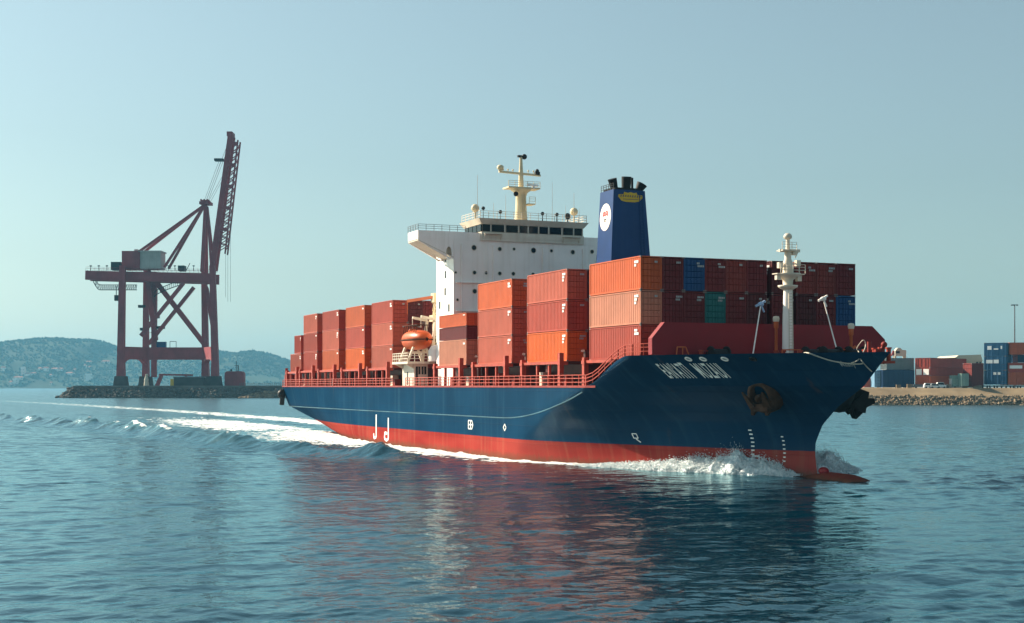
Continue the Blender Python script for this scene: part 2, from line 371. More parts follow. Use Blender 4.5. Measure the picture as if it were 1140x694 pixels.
def build_sea():
    r = [12.0]
    while r[-1] < 450: r.append(r[-1]+max(.055, r[-1]**2/(9.2*1600)/(3.2 if r[-1] < 140 else 6.5)))
    while r[-1] < 1500: r.append(r[-1]+r[-1]**2/(9.2*1600)/float(np.interp(r[-1], [450, 1500], [6.5, 3.0])))
    while r[-1] < 14000: r.append(r[-1]*1.06)
    r = np.array(r)
    ang = np.concatenate([np.linspace(-180, -34, 40)[:-1], np.linspace(-34, -23, 60)[:-1], np.linspace(-23, 23, 900)[:-1], np.linspace(23, 34, 60)[:-1], np.linspace(34, 180, 40)])[:-1]
    a = np.radians(ang)
    RR, AA = np.meshgrid(r, a, indexing='ij')
    X = RR*np.sin(AA); Y = RR*np.cos(AA)
    dr = np.gradient(r)[:, None]*np.ones_like(X)
    dang = np.maximum(np.gradient(a), 0)[None, :]*RR
    h, foam, lost = sea_fields(X, Y, np.maximum(dr, np.minimum(dang, 1e3)))
    h *= 1-smooth(RR, 1400, 2500)
    nr, na = X.shape
    co = np.stack([X, Y, h], -1).reshape(-1, 3)
    co = np.vstack([co, [[0, 0, 0]]])
    i = np.arange(nr-1)[:, None]*na; j = np.arange(na)[None, :]; j2 = (j+1) % na
    q = np.stack([i+j, i+na+j, i+na+j2, i+j2], -1).reshape(-1, 4)[:, ::-1]
    tri = np.stack([np.full(na, nr*na), j[0], j2[0]], -1)[:, ::-1]
    me = bpy.data.meshes.new('water')
    me.vertices.add(len(co)); me.vertices.foreach_set('co', co.astype(np.float32).ravel())
    nl = q.size+tri.size
    me.loops.add(nl); me.loops.foreach_set('vertex_index', np.concatenate([q.ravel(), tri.ravel()]).astype(np.int32))
    npoly = len(q)+len(tri)
    me.polygons.add(npoly)
    st = np.concatenate([np.arange(len(q))*4, len(q)*4+np.arange(len(tri))*3]).astype(np.int32)
    me.polygons.foreach_set('loop_start', st)
    me.polygons.foreach_set('use_smooth', np.ones(npoly, bool))
    me.update(calc_edges=True); me.validate()
    for nm, arr in (('foam', foam), ('lost', lost)):
        at = me.attributes.new(nm, 'FLOAT', 'POINT')
        at.data.foreach_set('value', np.append(arr.ravel(), 0).astype(np.float32))
    if me.polygons[0].normal.z < 0: me.flip_normals()
    o = bpy.data.objects.new('water', me); COL.objects.link(o); o['kind'] = 'structure'
    m = bpy.data.materials.new('sea water'); m.use_nodes = True; t = m.node_tree; N = t.nodes; L = t.links
    N.remove(N['Principled BSDF']); b = N.new('ShaderNodeBsdfDiffuse'); gl = N.new('ShaderNodeBsdfGlossy'); gl.inputs['Color'].default_value = (.72, .95, 1.0, 1); fr = N.new('ShaderNodeFresnel'); fr.inputs['IOR'].default_value = 1.55; wm = N.new('ShaderNodeMixShader')
    geo = N.new('ShaderNodeNewGeometry')
    def noise(scale, mp, det=4):
        k = N.new('ShaderNodeMapping'); k.inputs['Scale'].default_value = mp; k.inputs['Rotation'].default_value = (0, 0, R(-12)); L.new(geo.outputs['Position'], k.inputs[0])
        n = N.new('ShaderNodeTexNoise'); n.inputs['Scale'].default_value = scale; n.inputs['Detail'].default_value = det; L.new(k.outputs[0], n.inputs['Vector']); return n.outputs[0]
    def math_(op, a_, b_, c_=None):
        x = N.new('ShaderNodeMath'); x.operation = op
        for i_, v_ in enumerate((a_, b_, c_)):
            if v_ is None: continue
            if isinstance(v_, (int, float)): x.inputs[i_].default_value = v_
            else: L.new(v_, x.inputs[i_])
        return x.outputs[0]
    fa = N.new('ShaderNodeAttribute'); fa.attribute_name = 'foam'
    la = N.new('ShaderNodeAttribute'); la.attribute_name = 'lost'
    # fine ripples everywhere, coarser ones where the waves are too small for the mesh
    rip = noise(2.6, (.8, 1.0, 1), 3); rip2 = noise(.42, (.6, 1.0, 1), 4)
    hgt = math_('ADD', math_('MULTIPLY', rip, .035), math_('MULTIPLY', rip2, math_('MULTIPLY', la.outputs['Fac'], 1.3)))
    bp = N.new('ShaderNodeBump'); bp.inputs['Strength'].default_value = 1; bp.inputs['Distance'].default_value = 1.0
    L.new(hgt, bp.inputs['Height'])
    L.new(bp.outputs[0], gl.inputs['Normal']); L.new(bp.outputs[0], fr.inputs['Normal'])
    murk = noise(.02, (1, 1, 1), 3)
    cr = N.new('ShaderNodeMix'); cr.data_type = 'RGBA'; cr.inputs[6].default_value = (.0003, .013, .022, 1); cr.inputs[7].default_value = (.0007, .021, .034, 1)
    L.new(murk, cr.inputs[0])
    f1 = noise(.5, (1, 1.3, 1), 8); f2 = noise(1.9, (1, 1, 1), 6)
    fn = math_('ADD', math_('MULTIPLY', f1, .65), math_('MULTIPLY', f2, .35))
    thr = math_('SUBTRACT', 1.0, fa.outputs['Fac'])
    thr = math_('MULTIPLY_ADD', thr, .47, .31)
    fm = N.new('ShaderNodeMapRange'); fm.inputs[3].default_value = 0; fm.inputs[4].default_value = 1
    L.new(math_('SUBTRACT', fn, thr), fm.inputs[0]); fm.inputs[1].default_value = -.01; fm.inputs[2].default_value = .07
    has = math_('MULTIPLY', fm.outputs[0], math_('MINIMUM', math_('MULTIPLY', fa.outputs['Fac'], 6.0), 1.0))
    fo = N.new('ShaderNodeBsdfDiffuse'); fo.inputs['Color'].default_value = (.78, .80, .79, 1)
    bp2 = N.new('ShaderNodeBump'); bp2.inputs['Distance'].default_value = .4; L.new(fn, bp2.inputs['Height']); L.new(bp2.outputs[0], fo.inputs['Normal'])
    mixs = N.new('ShaderNodeMixShader'); L.new(has, mixs.inputs[0])
    # churned, aerated water around the foam is paler and greener
    ae = N.new('ShaderNodeMix'); ae.data_type = 'RGBA'; ae.inputs[7].default_value = (.05, .16, .16, 1)
    L.new(math_('MULTIPLY', fa.outputs['Fac'], .8), ae.inputs[0]); L.new(cr.outputs[2], ae.inputs[6]); L.new(ae.outputs[2], b.inputs['Color'])
    L.new(math_('MULTIPLY_ADD', la.outputs['Fac'], .22, .04), gl.inputs['Roughness'])
    L.new(fr.outputs[0], wm.inputs[0]); L.new(b.outputs[0], wm.inputs[1]); L.new(gl.outputs[0], wm.inputs[2])
    L.new(wm.outputs[0], mixs.inputs[1]); L.new(fo.outputs[0], mixs.inputs[2])
    L.new(mixs.outputs[0], N['Material Output'].inputs['Surface'])
    me.materials.append(m)
build_sea()

# ------------------------------------------------------------------ hills across the bay
HX = [-900, -500, -250, -100, 0, 35, 60, 85, 110, 122, 135, 160, 190, 215, 246, 262, 281, 296, 310, 325, 350, 400, 500, 700]
HYY = [424, 408, 398, 388, 382, 379, 376.5, 378, 379, 383, 388.5, 394, 397, 396, 391.5, 394, 391, 393, 397, 402, 408, 417, 426, 429]
SHORE, RIDGE = 6000.0, 6900.0
def hill_z(X, Y):
    px = X/RIDGE*FPX+CX
    top = (HY-np.interp(px, HX, HYY))*RIDGE/FPX+4
    t = np.clip((Y-SHORE)/(RIDGE-SHORE), 0, 1.6)
    prof = np.where(t < 1, np.sin(np.clip(t, 0, 1)*math.pi/2)**1.1, 1-(t-1)**2)
    z = top*prof+VN.fbm(X/260.0, Y/260.0, 4)*32*np.clip(t*2, 0, 1)*np.clip(1.15-t, 0.12, 1)*np.clip(top/120, .1, 1)
    return z
def build_hills():
    xs = np.linspace(-6500, 700, 420); ys = np.linspace(SHORE-30, RIDGE+520, 60)
    X, Y = np.meshgrid(xs, ys, indexing='ij')
    b = MB(); b.grid(np.stack([X, Y, hill_z(X, Y)-.5*(Y < SHORE)*6], -1))
    o = b.build('hills', M['hill'], fix=False); o['kind'] = 'structure'
    # forest: leafy clumps all over the slope
    f = MB()
    ico = [(0,0,1)]+[(.9*math.cos(k*1.2566), .9*math.sin(k*1.2566), .35) for k in range(5)]+[(.85*math.cos(k*1.2566+.6), .85*math.sin(k*1.2566+.6), -.5) for k in range(5)]
    fc = [(0,1+k,1+(k+1)%5) for k in range(5)]+[(1+k,6+k,1+(k+1)%5) for k in range(5)]+[(1+(k+1)%5,6+k,6+(k+1)%5) for k in range(5)]
    r = np.random.default_rng(5)
    for i in range(11000):
        x = r.uniform(-2900, -700); y = r.uniform(SHORE+15, RIDGE+60) if i % 4 else r.uniform(RIDGE-130, RIDGE+40)
        z = float(hill_z(np.array(x), np.array(y)))
        if z < 5: continue
        if VN.fbm(np.array(x/180.0), np.array(y/110.0), 2) < -.45: continue
        s_ = r.uniform(3, 6.5); hh = r.uniform(.8, 1.5)
        if i % 150 == 0: hh *= 1.6
        f.add([(x+s_*p[0]*r.uniform(.7,1.2), y+s_*p[1]*r.uniform(.7,1.2), z+s_*hh*(p[2]+.35)*r.uniform(.8,1.15)) for p in ico], fc)
    o = f.build('forest', M['foliage'], fix=False); o['kind'] = 'stuff'
    tag(o, 'hazy blue green woodland covering the hills across the bay', 'forest')
build_hills()
def on_hill(px, py):
    for Y in np.linspace(SHORE+5, RIDGE, 400):
        X = (px-CX)/FPX*Y; z = CAMH+(HY-py)*Y/FPX
        if float(hill_z(np.array(X), np.array(Y))) >= z: return Vector((X, Y, z-4))
    return Vector(((px-CX)/FPX*RIDGE, RIDGE, CAMH+(HY-py)*RIDGE/FPX))
HOUSES = [  # column, foot row, width px, height px, label
    (12.5, 428, 4, 4, 'small pale house by the shore, at the outer end of the hillside village'),
    (17.5, 427.5, 6, 5.5, 'broad cream house by the shore beneath the tall pale block'),
    (21, 422, 10, 3, 'long pale terrace just above the shore houses'),
    (26, 417, 4, 8, 'tall pale block standing highest above the shore village'),
    (32, 418, 8, 3, 'low cream house at the foot of the tall pale block'),
    (38, 417, 5, 2.5, 'small flat house beside the low cream house on the hillside'),
    (45, 412, 4, 3, 'small greenish white house next to the red roofed villa'),
    (51.5, 413, 6, 4.5, 'red roofed villa halfway up the hillside'),
    (62, 412.5, 8, 3, 'wide tile roofed house along the hillside road'),
    (68, 412, 5, 2.5, 'narrow house at the end of the hillside road'),
    (57, 419, 3, 2.5, 'lone little house in the trees below the hillside road'),
    (78, 417, 9, 2.6, 'long white terrace in the woods between villa and white villa block'),
    (83.5, 412.5, 3, 2, 'tiny white house above the long white terrace'),
    (98.5, 423.5, 8, 7, 'large white villa block alone on the lower slope near the crane'),
    (95, 409, 1.6, 3.5, 'slender white tower in the woods above the large white villa'),
    (100, 409.5, 3, 2, 'small white house beside the slender hillside tower'),
    (118, 404, 9, 2.6, 'pale long house high on the slope beside the crane leg'),
    (57, 428, 2.5, 3, 'small white boathouse at the waterline below the villa'),
    (4, 413, 5, 5, 'pale house cut by the picture edge on the hillside'),
    (99, 403.5, 7, 1.6, 'thin pale row of houses high in the hillside woods')]
for px, py, w, h, lb in HOUSES:
    p = on_hill(px, py); s_ = p.y/FPX
    t = empty('house', p); t.rotation_euler.z = random.uniform(-.4, .4)
    tag(t, lb, 'house', 'houses on the far hillside')
    ww, hh, dd = w*s_/2, h*s_+4, max(8, w*s_*.35)
    flat = h > 5
    b = MB(); b.box(-ww, ww, -dd, dd, -8, hh*(1 if flat else .7)); wl = b.build('wall', M['housewall'], t)
    b = MB()
    if flat: b.box(-ww*.9, ww*.9, -dd*.9, dd*.9, hh, hh+2)
    else:
        b.add([(-ww*1.06,-dd*1.1,hh*.7),(ww*1.06,-dd*1.1,hh*.7),(ww*1.06,dd*1.1,hh*.7),(-ww*1.06,dd*1.1,hh*.7),(-ww*.8,0,hh),(ww*.8,0,hh)],
              [(0,1,5,4),(2,3,4,5),(1,2,5),(3,0,4),(3,2,1,0)])
    b.build('roof', M['houseroof'] if not flat else M['housewall'], t)
    nwin = max(2, int(ww/6))
    for k in range(nwin):
        for zz in ((.25, .65) if flat else (.3,)):
            b = MB(); x = -ww*.8+1.6*ww*k/(nwin-1); b.box(x-1.6, x+1.6, -dd-.3, -dd+.1, hh*zz, hh*zz+4)
            b.build('window', M['glass'], wl)

# ------------------------------------------------------------------ rocks helper
def rocks(name, pts, sizes, m, label):
    b = MB(); r = np.random.default_rng(len(pts))
    base = [(0,0,1),(.9,0,.3),(.3,.85,.35),(-.7,.55,.3),(-.7,-.5,.35),(.3,-.9,.3),(.6,.4,-.5),(-.3,.7,-.5),(-.8,0,-.5),(-.2,-.8,-.5),(.6,-.5,-.5)]
    fc = [(0,1,2),(0,2,3),(0,3,4),(0,4,5),(0,5,1),(1,6,2),(2,6,7),(2,7,3),(3,7,8),(3,8,4),(4,8,9),(4,9,5),(5,9,10),(5,10,1),(1,10,6)]
    for p, s_ in zip(pts, sizes):
        a = r.uniform(0, 6.28); c, sn = math.cos(a), math.sin(a); q = r.uniform(.6, 1.35, (11, 3))
        b.add([(p[0]+s_*(x*c-y*sn)*k[0], p[1]+s_*(x*sn+y*c)*k[1], p[2]+s_*.8*z*k[2]) for (x, y, z), k in zip(base, q)], fc)
    o = b.build(name, m, fix=False); o['kind'] = 'stuff'; tag(o, label, 'rocks'); return o

# ------------------------------------------------------------------ crane island and the ship-to-shore crane
YC = 1130.0; KC = YC/FPX
def cw(px, py, dy=0.0):      # a point on the crane's plane (dy metres behind it)
    return Vector(((px-CX)*KC, YC+dy, CAMH+(HY-py)*KC))
GZ = cw(0, 430.5).z
def build_island():
    x0, x1 = cw(84, 0).x, cw(420, 0).x
    b = MB()
    b.box(x0, x1, YC-12, YC+70, -3, GZ)
    o = b.build('quay_ground', M['concrete']); o['kind'] = 'structure'
    b = MB(); b.box(x0+2, x1, YC-12.6, YC-11.9, GZ-.4, GZ+.7); o = b.build('kerb_wall', M['concrete']); tag(o, 'low concrete kerb wall along the edge of the crane quay', 'wall')
    pts, sz = [], []
    r = np.random.default_rng(9)
    for i in range(2600):
        x = r.uniform(cw(71, 0).x, x1); t = r.uniform(0, 1)
        edge = np.clip((x-cw(71, 0).x)/9.0, .15, 1)
        pts.append((x, YC-13-t*7*1.0, (GZ-2.0)*(1-t)*edge-.3+r.uniform(-.4, .6))); sz.append(r.uniform(.9, 2.1))
    for i in range(260):
        x = r.uniform(cw(71, 0).x, x0+4); pts.append((x, YC-12+r.uniform(0, 60), r.uniform(0, 1)*(GZ-1)*np.clip((x-cw(70,0).x)/8, .1, 1))); sz.append(r.uniform(1, 2.2))
    rocks('breakwater_rocks', pts, sz, M['rock'], 'dark boulders heaped along the waterline of the crane quay')
    pts, sz = [], []
    for i in range(420):
        px = r.uniform(276, 345); hh = np.interp(px, [276, 300, 345], [.3, 5.0, 6.0])
        t = r.uniform(0, 1); pts.append((cw(px, 0).x, YC-26-t*7, hh*(1-t)+r.uniform(-.3, .3))); sz.append(r.uniform(.8, 1.8))
    rocks('shore_rocks', pts, sz, M['rockpale'], 'brown rock spit in front of the crane quay beside the ship stern')
build_island()

def build_crane():
    o0 = cw(187, 430); root = empty('harbour_crane', (o0.x, o0.y, GZ))
    tag(root, 'tall dull red ship-to-shore gantry crane with raised boom on rocky quay', 'crane')
    ND, FD = -12.0, 14.0
    def P(px, py, d=0.0): v = cw(px, py, d); return (v.x-o0.x, v.y-o0.y, v.z-GZ)
    K = KC
    legs = [(134.8, 134.5, ND+12, 'a'), (153, 152.5, FD+12, 'b'), (221, 221, FD+12, 'c'), (239.5, 239.5, ND+12, 'd')]
    tops = {'a': 296, 'b': 296, 'c': 300, 'd': 296}
    wid = {'a': 7.6, 'b': 6.6, 'c': 7.2, 'd': 7.4}
    LD = {}
    for px0, px1, d, k in legs:
        LD[k] = (px0, d)
        w = wid[k]*K
        b = MB()
        top = {'a': 136.5, 'b': 153.5, 'c': 219.5, 'd': 236.5}[k]
        b.bar(P(px0, 400, d), P(top, tops[k], d), w, w*.9, w*.82, w*.8, up=(0,1,0))
        b.bar(P(px0, 419, d), P(px0, 400, d), w*1.12, w*1.05, w*1.0, w*.9, up=(0,1,0))
        lg = b.build('leg', M['crane'], root)
        b = MB(); c = P(px0, 430, d); b.bar((c[0], c[1], 0), (c[0], c[1], c[2]+11*K), 15*K, 12*K, 12.5*K, 9*K, up=(0,1,0))
        b.build('base_block', M['conc_dark'], root)
    # sill beams with arched haunches
    def sill(p0, p1, dz0, dz1, th, arch):
        p0, p1 = Vector(p0), Vector(p1); n = 24; L = (p1-p0).length; d = (p1-p0)/L
        nrm = d.cross(Vector((0,0,1))).normalized()*th/2
        vs = []
        for i in range(n+1):
            t = i/n; q = p0+d*L*t
            e = min(t, 1-t)*L
            lo = dz1-(arch*(1-math.sqrt(max(0, 1-(1-min(1, e/arch))**2))) if arch else 0)
            for z, sg in ((dz0, 1), (lo, 1), (lo, -1), (dz0, -1)): vs.append((q.x+sg*nrm.x, q.y+sg*nrm.y, z))
        fs = []
        for i in range(n):
            for k in range(4): fs.append((i*4+k, i*4+(k+1) % 4, i*4+4+(k+1) % 4, i*4+4+k))
        b.add(vs, fs+[(0,1,2,3), tuple(n*4+k for k in (3,2,1,0))])
    zt, zb = P(0, 386)[2], P(0, 400)[2]
    for ka, kb, ar in (('a', 'b', 9.5), ('b', 'c', 4.0), ('c', 'd', 9.5)):
        b = MB(); a_, b_ = P(LD[ka][0], 0, LD[ka][1]), P(LD[kb][0], 0, LD[kb][1]); sill(a_, b_, zt, zb, 4.2, ar); b.build('sill_beam', M['crane'], root)
    # main girder
    b = MB()
    for d in (6, 20):
        b.bar(P(93, 306, d), P(238, 309.5, d), 10*K, 3.4, 11*K, 3.4, up=(0,1,0))
    for px in range(100, 238, 9): b.bar(P(px, 308, 6), P(px, 308, 20), 1.2)
    b.bar(P(94, 303, 13), P(109, 305, 13), 5*K, 16, up=(0,1,0))
    gir = b.build('main_girder', M['crane'], root)
    b = MB()
    for d in (3.8, 22.2):
        for dz in (1.1, 2.2): b.bar((P(94,0)[0], P(0,0,d)[1], P(0,300)[2]+dz), (P(236,0)[0], P(0,0,d)[1], P(0,303)[2]+dz), .16)
        for px in range(94, 237, 5): q = P(px, 301.5, d); b.bar(q, (q[0], q[1], q[2]+2.4), .16)
    b.build('walkway_rail', M['crane'], gir)
    b = MB(); b.box(P(134,0)[0], P(154,0)[0], P(0,0,4)[1], P(0,0,22)[1], P(0,299)[2], P(0,279)[2]); b.build('winch_house', M['crane'], root)
    b = MB(); b.box(P(154.2,0)[0], P(177,0)[0], P(0,0,5)[1], P(0,0,21)[1], P(0,299)[2], P(0,280)[2])
    for px in range(155, 177, 2): q = P(px, 0, 5); b.box(q[0], q[0]+.3, q[1]-.2, q[1], P(0,297)[2], P(0,281)[2])
    mh = b.build('machinery_house', M['cranegrey'], root)
    b = MB(); b.box(P(152,0)[0], P(178,0)[0], P(0,0,4)[1], P(0,0,22)[1], P(0,280)[2], P(0,279)[2]+.3); b.box(P(146,0)[0], P(150,0)[0], P(0,0,9)[1], P(0,0,13)[1], P(0,279)[2], P(0,276.5)[2])
    b.build('roof', M['cranegrey'], mh)
    b = MB(); b.box(P(121,0)[0], P(132,0)[0], P(0,0,6)[1], P(0,0,16)[1], P(0,300)[2], P(0,291)[2]); b.build('cable_reel', M['dark'], root)
    b = MB(); b.box(P(196,0)[0], P(203,0)[0], P(0,0,6)[1], P(0,0,14)[1], P(0,301)[2], P(0,295)[2]); b.tube(P(205,300,8), P(209,292,8), .3); b.build('pump_unit', M['dark'], root)
    # braces
    for p0, p1, w in ((P(158, 300, 18), P(221, 384, 26), 4.4), (P(203, 315, 4), P(156, 374, 2), 3.2), (P(209, 318, 22), P(157, 382, 24), 3.2), (P(222, 318, 26), P(238, 372, 2), 3.6), (P(158, 312, 20), P(164, 378, 26), 4.5), (P(163, 300, 26), P(162, 420, 27), 4.6)):
        b = MB(); b.bar(p0, p1, w*1.2*K, w*1.2*K, up=(0,1,0)); b.build('brace', M['crane'], root)
    # apex frame, stays
    for d in (6, 20):
        b = MB(); b.bar(P(223.5, 302, d), P(225, 226, 13), 4.4*K, 2.6, 3.6*K, 2.2, up=(0,1,0)); b.bar(P(233.5, 302, d), P(227, 228, 13), 2.2*K, 1.4, up=(0,1,0)); b.build('apex_post', M['crane'], root)
    b = MB(); b.box(P(219.5,0)[0], P(231.5,0)[0], P(0,0,7)[1], P(0,0,19)[1], P(0,226)[2], P(0,223)[2])
    for px in (221, 224.5, 228): b.tube(P(px, 221.3, 9), P(px, 221.3, 17), 1.2*K, n=12)
    b.build('apex_sheave', M['crane'], root)
    for d in (6, 20):
        for p1 in (P(138, 290, d), P(181, 297, d)):
            b = MB(); b.bar(P(224, 226, 13), p1, 2.6*K, 2.0, up=(0,1,0)); b.build('backstay', M['crane'], root)
    # boom: two chords, lattice between
    bt = Vector(P(256, 149, 13)); bb = Vector(P(235.5, 300, 13)); ax = (bt-bb); Lb = ax.length; ax /= Lb
    sx = Vector((0,1,0)).cross(ax).normalized(); sx = sx if sx.x > 0 else -sx
    b = MB()
    for d in (-5, 5):
        dd = Vector((0,d,0)); b.bar(bb+dd-sx*1.2, bt+dd-sx*1.2, 6.6*K, 1.9, 5.6*K, 1.6, up=(0,1,0))
    b.bar(bt-sx*2+ax*1.0+Vector((0,-6,0)), bt-sx*2+ax*1.0+Vector((0,6,0)), 6*K, 5*K)
    boom = b.build('boom', M['crane'], root)
    b = MB(); off = sx*7.2
    for d in (-5, 5):
        dd = Vector((0,d,0)); b.bar(bb+dd+off+ax*14, bt+dd+off*.72-ax*3, 1.3, 1.1)
    n = 15
    for i in range(n):
        t0, t1 = 16+(Lb-22)*i/n, 16+(Lb-22)*(i+1)/n
        f0, f1 = 1-.28*i/n, 1-.28*(i+1)/n
        for d in (-5, 5):
            dd = Vector((0,d,0)); b.bar(bb+dd+ax*t0, bb+dd+ax*t1+off*f1, .6); b.bar(bb+dd+ax*t1, bb+dd+ax*t1+off*f1, .6)
        b.bar(bb+Vector((0,-5,0))+ax*t0+off*f0, bb+Vector((0,5,0))+ax*t1+off*f1, .5)
        if i % 3 == 2: b.bar(bb+ax*t1+Vector((0,-5,0)), bb+ax*t1+off*f1+Vector((0,-5,0)), 2.6, 2.0, up=(0,1,0))
    b.build('lattice', M['crane'], boom)
    b = MB()
    for px, py in ((241, 176), ):
        q = P(px, py, 13); b.box(q[0]-4, q[0]+3, q[1]-3, q[1]+3, q[2]-.5, q[2]+1.3)
    b.build('boom_platform', M['dark'], boom)
    b = MB()
    for d in (10, 16):
        b.tube(P(226, 223, d), P(253, 152, d), .16); b.tube(P(229, 223, d), P(247, 190, d), .14); b.tube(P(224, 223, d), P(241, 177, d), .14)
    for px, y0, y1 in ((250, 240, 335), (253, 215, 335), (247.5, 262, 330)): b.tube(P(px, y0, 13), P(px, y1, 13), .11)
    b.build('hoist_rope', M['pole'], root)
    # trolley festoon and machinery hanging under the girder
    b = MB(); pts = [P(100+i*1.25, 313+9*math.sin(min(1, i/6)*math.pi/2), 10) for i in range(40)]
    b.path(pts, .35); b.path([(p[0], p[1], p[2]+4) for p in pts], .3)
    for i in range(0, 40, 2): b.tube(pts[i], (pts[i][0], pts[i][1], pts[i][2]+4.2), .22); b.tube(pts[i], (pts[min(i+2, 39)][0], pts[i][1], pts[i][2]+4), .2)
    pts2 = [P(168+i*1.1, 330-14*(i/28)**.7, 10) for i in range(28)]
    b.path(pts2, .35); b.path([(p[0], p[1], p[2]+3.5) for p in pts2], .3)
    for i in range(0, 28, 2): b.tube(pts2[i], (pts2[i][0], pts2[i][1], pts2[i][2]+3.5), .2)
    b.build('festoon_track', M['dark'], root)
    b = MB(); q = P(128.5, 331, 8); b.box(q[0]-2.6, q[0]+2.6, q[1]-2, q[1]+2, q[2]-2.4, q[2]+2); q2 = P(128.5, 318, 8); b.tube((q2[0]-1.5,q2[1],q2[2]), (q[0]-1.5,q[1],q[2]), .3); b.tube((q2[0]+1.5,q2[1],q2[2]), (q[0]+1.5,q[1],q[2]), .3)
    b.build('operator_cab', M['dark'], root)
    b = MB()
    for px, py in ((149, 340), (151, 366), (170, 364), (164, 352)): q = P(px, py, 26); b.box(q[0]-3, q[0]+3, q[1]-2, q[1]+2, q[2]-.6, q[2]+1.6)
    b.build('access_platform', M['dark'], root)
    b = MB()
    for k in range(11):
        z0, z1 = P(0, 384)[2]+k*5.2, P(0, 384)[2]+(k+1)*5.2; xa, xb = P(160.5, 0)[0], P(166.5, 0)[0]
        if k % 2: xa, xb = xb, xa
        b.bar((xa, 22, z0), (xb, 22, z1), .9, .35); b.bar((xa, 22, z0+1.3), (xb, 22, z1+1.3), .18); b.box(xb-1.2, xb+1.2, 20.8, 23.2, z1-.2, z1)
    b.build('stairway', M['crane'], root)
    for px in (99, 108, 117, 143, 186, 193, 214):
        q = P(px, 301, 5); b = MB(); b.tube(q, (q[0], q[1], q[2]+3.6), .22); b.box(q[0]-.8, q[0]+.8, q[1]-.5, q[1]+.5, q[2]+3.4, q[2]+4.2); b.build('work_light', M['dark'], root)
    b = MB(); q = P(171, 386, 26); b.box(q[0]-3.5, q[0]+3.5, q[1]-2, q[1]+2, q[2], q[2]+4.5); b.build('equipment_cabinet', M['funnel'], root)
    b = MB(); q = P(184, 386, 26)
    for sx_ in (-2.5, 2.5): b.tube((q[0]+sx_, q[1], q[2]), (q[0]+sx_, q[1], q[2]+4.8), .22)
    b.tube((q[0]-2.5, q[1], q[2]+4.8), (q[0]+2.5, q[1], q[2]+4.8), .22); b.build('hoop_frame', M['dark'], root)
build_crane()
# things on the crane quay
def quay_thing(px, dy=8.0): v = cw(px, 430, dy); return (v.x, v.y, GZ)
t = empty('spreader_gantry', quay_thing(190)); tag(t, 'low dull red spreader gantry standing between the crane legs', 'gantry')
b = MB(); b.bar((-11,0,9.4), (15,0,9.0), 1.6, 1.4); b.bar((-11,4,9.4), (15,4,9.0), 1.2, 1.2); b.build('cross_beam', M['crane'], t)
for x0, x1 in ((-14, -10), (-12.5, -9), (10, 10)):
    b = MB(); b.bar((x0,0,0), (x1,0,9), 1.2); b.bar((x0,4,0), (x1,4,9), .8); b.build('leg', M['crane'], t)
t = empty('work_shed', quay_thing(214, 2)); tag(t, 'dark low work shed beside the inner crane leg', 'shed')
b = MB(); b.box(-14, 9, -4, 4, 0, 7.0); b.build('wall', M['conc_dark'], t)
b = MB(); b.box(-14.6, 9.6, -4.6, 4.6, 7.02, 7.8); b.build('roof', M['pole'], t)
b = MB(); b.box(-17, -14.05, -3, 3, 0, 6); b.build('door', M['yellow'], t)
t = empty('tug_house', quay_thing(260, 6)); tag(t, 'dull red harbour tug moored behind the crane quay with antenna mast', 'tug')
b = MB(); b.box(-7.5, 7.5, -4, 4, -2, 10.5); b.prism([(-7.5,10.5),(7.5,10.5),(6,12),(-6,12)], 1, -4, 4); b.build('wheelhouse', M['crane'], t)
b = MB(); b.tube((1,0,12), (1,0,20), .25); b.tube((2.5,0,12), (2.5,0,17), .4); b.bar((-.4,0,16.5), (2.6,0,16.5), .4); b.ball((-3,0,13), .9); b.build('antenna_mast', M['dark'], t)
rail = MB()
for i in range(46):
    x = i*1.6; rail.tube((x,0,0), (x,0,2.6+.9*((i*7) % 5)/5), .16, n=6)
for z in (1.2, 2.4): rail.bar((0,0,z), (73.6,0,z), .14)
o = rail.build('quay_fence', M['pole']); o.location = quay_thing(268, -4); tag(o, 'thin grey post fence along the quay beside the red tug', 'fence')
b = MB(); b.tube((0,0,0), (0,0,3.2), 1.3, .9); b.tube((0,0,3.2), (0,0,5.6), 1.1, .5); b.ball((.2,0,6.0), .7)
o = b.build('fuel_silo', M['warehouse']); o.location = quay_thing(163, 0); tag(o, 'small pale round tank at the foot of a crane leg', 'tank')
o.scale = (1.7, 1.7, 1.5)

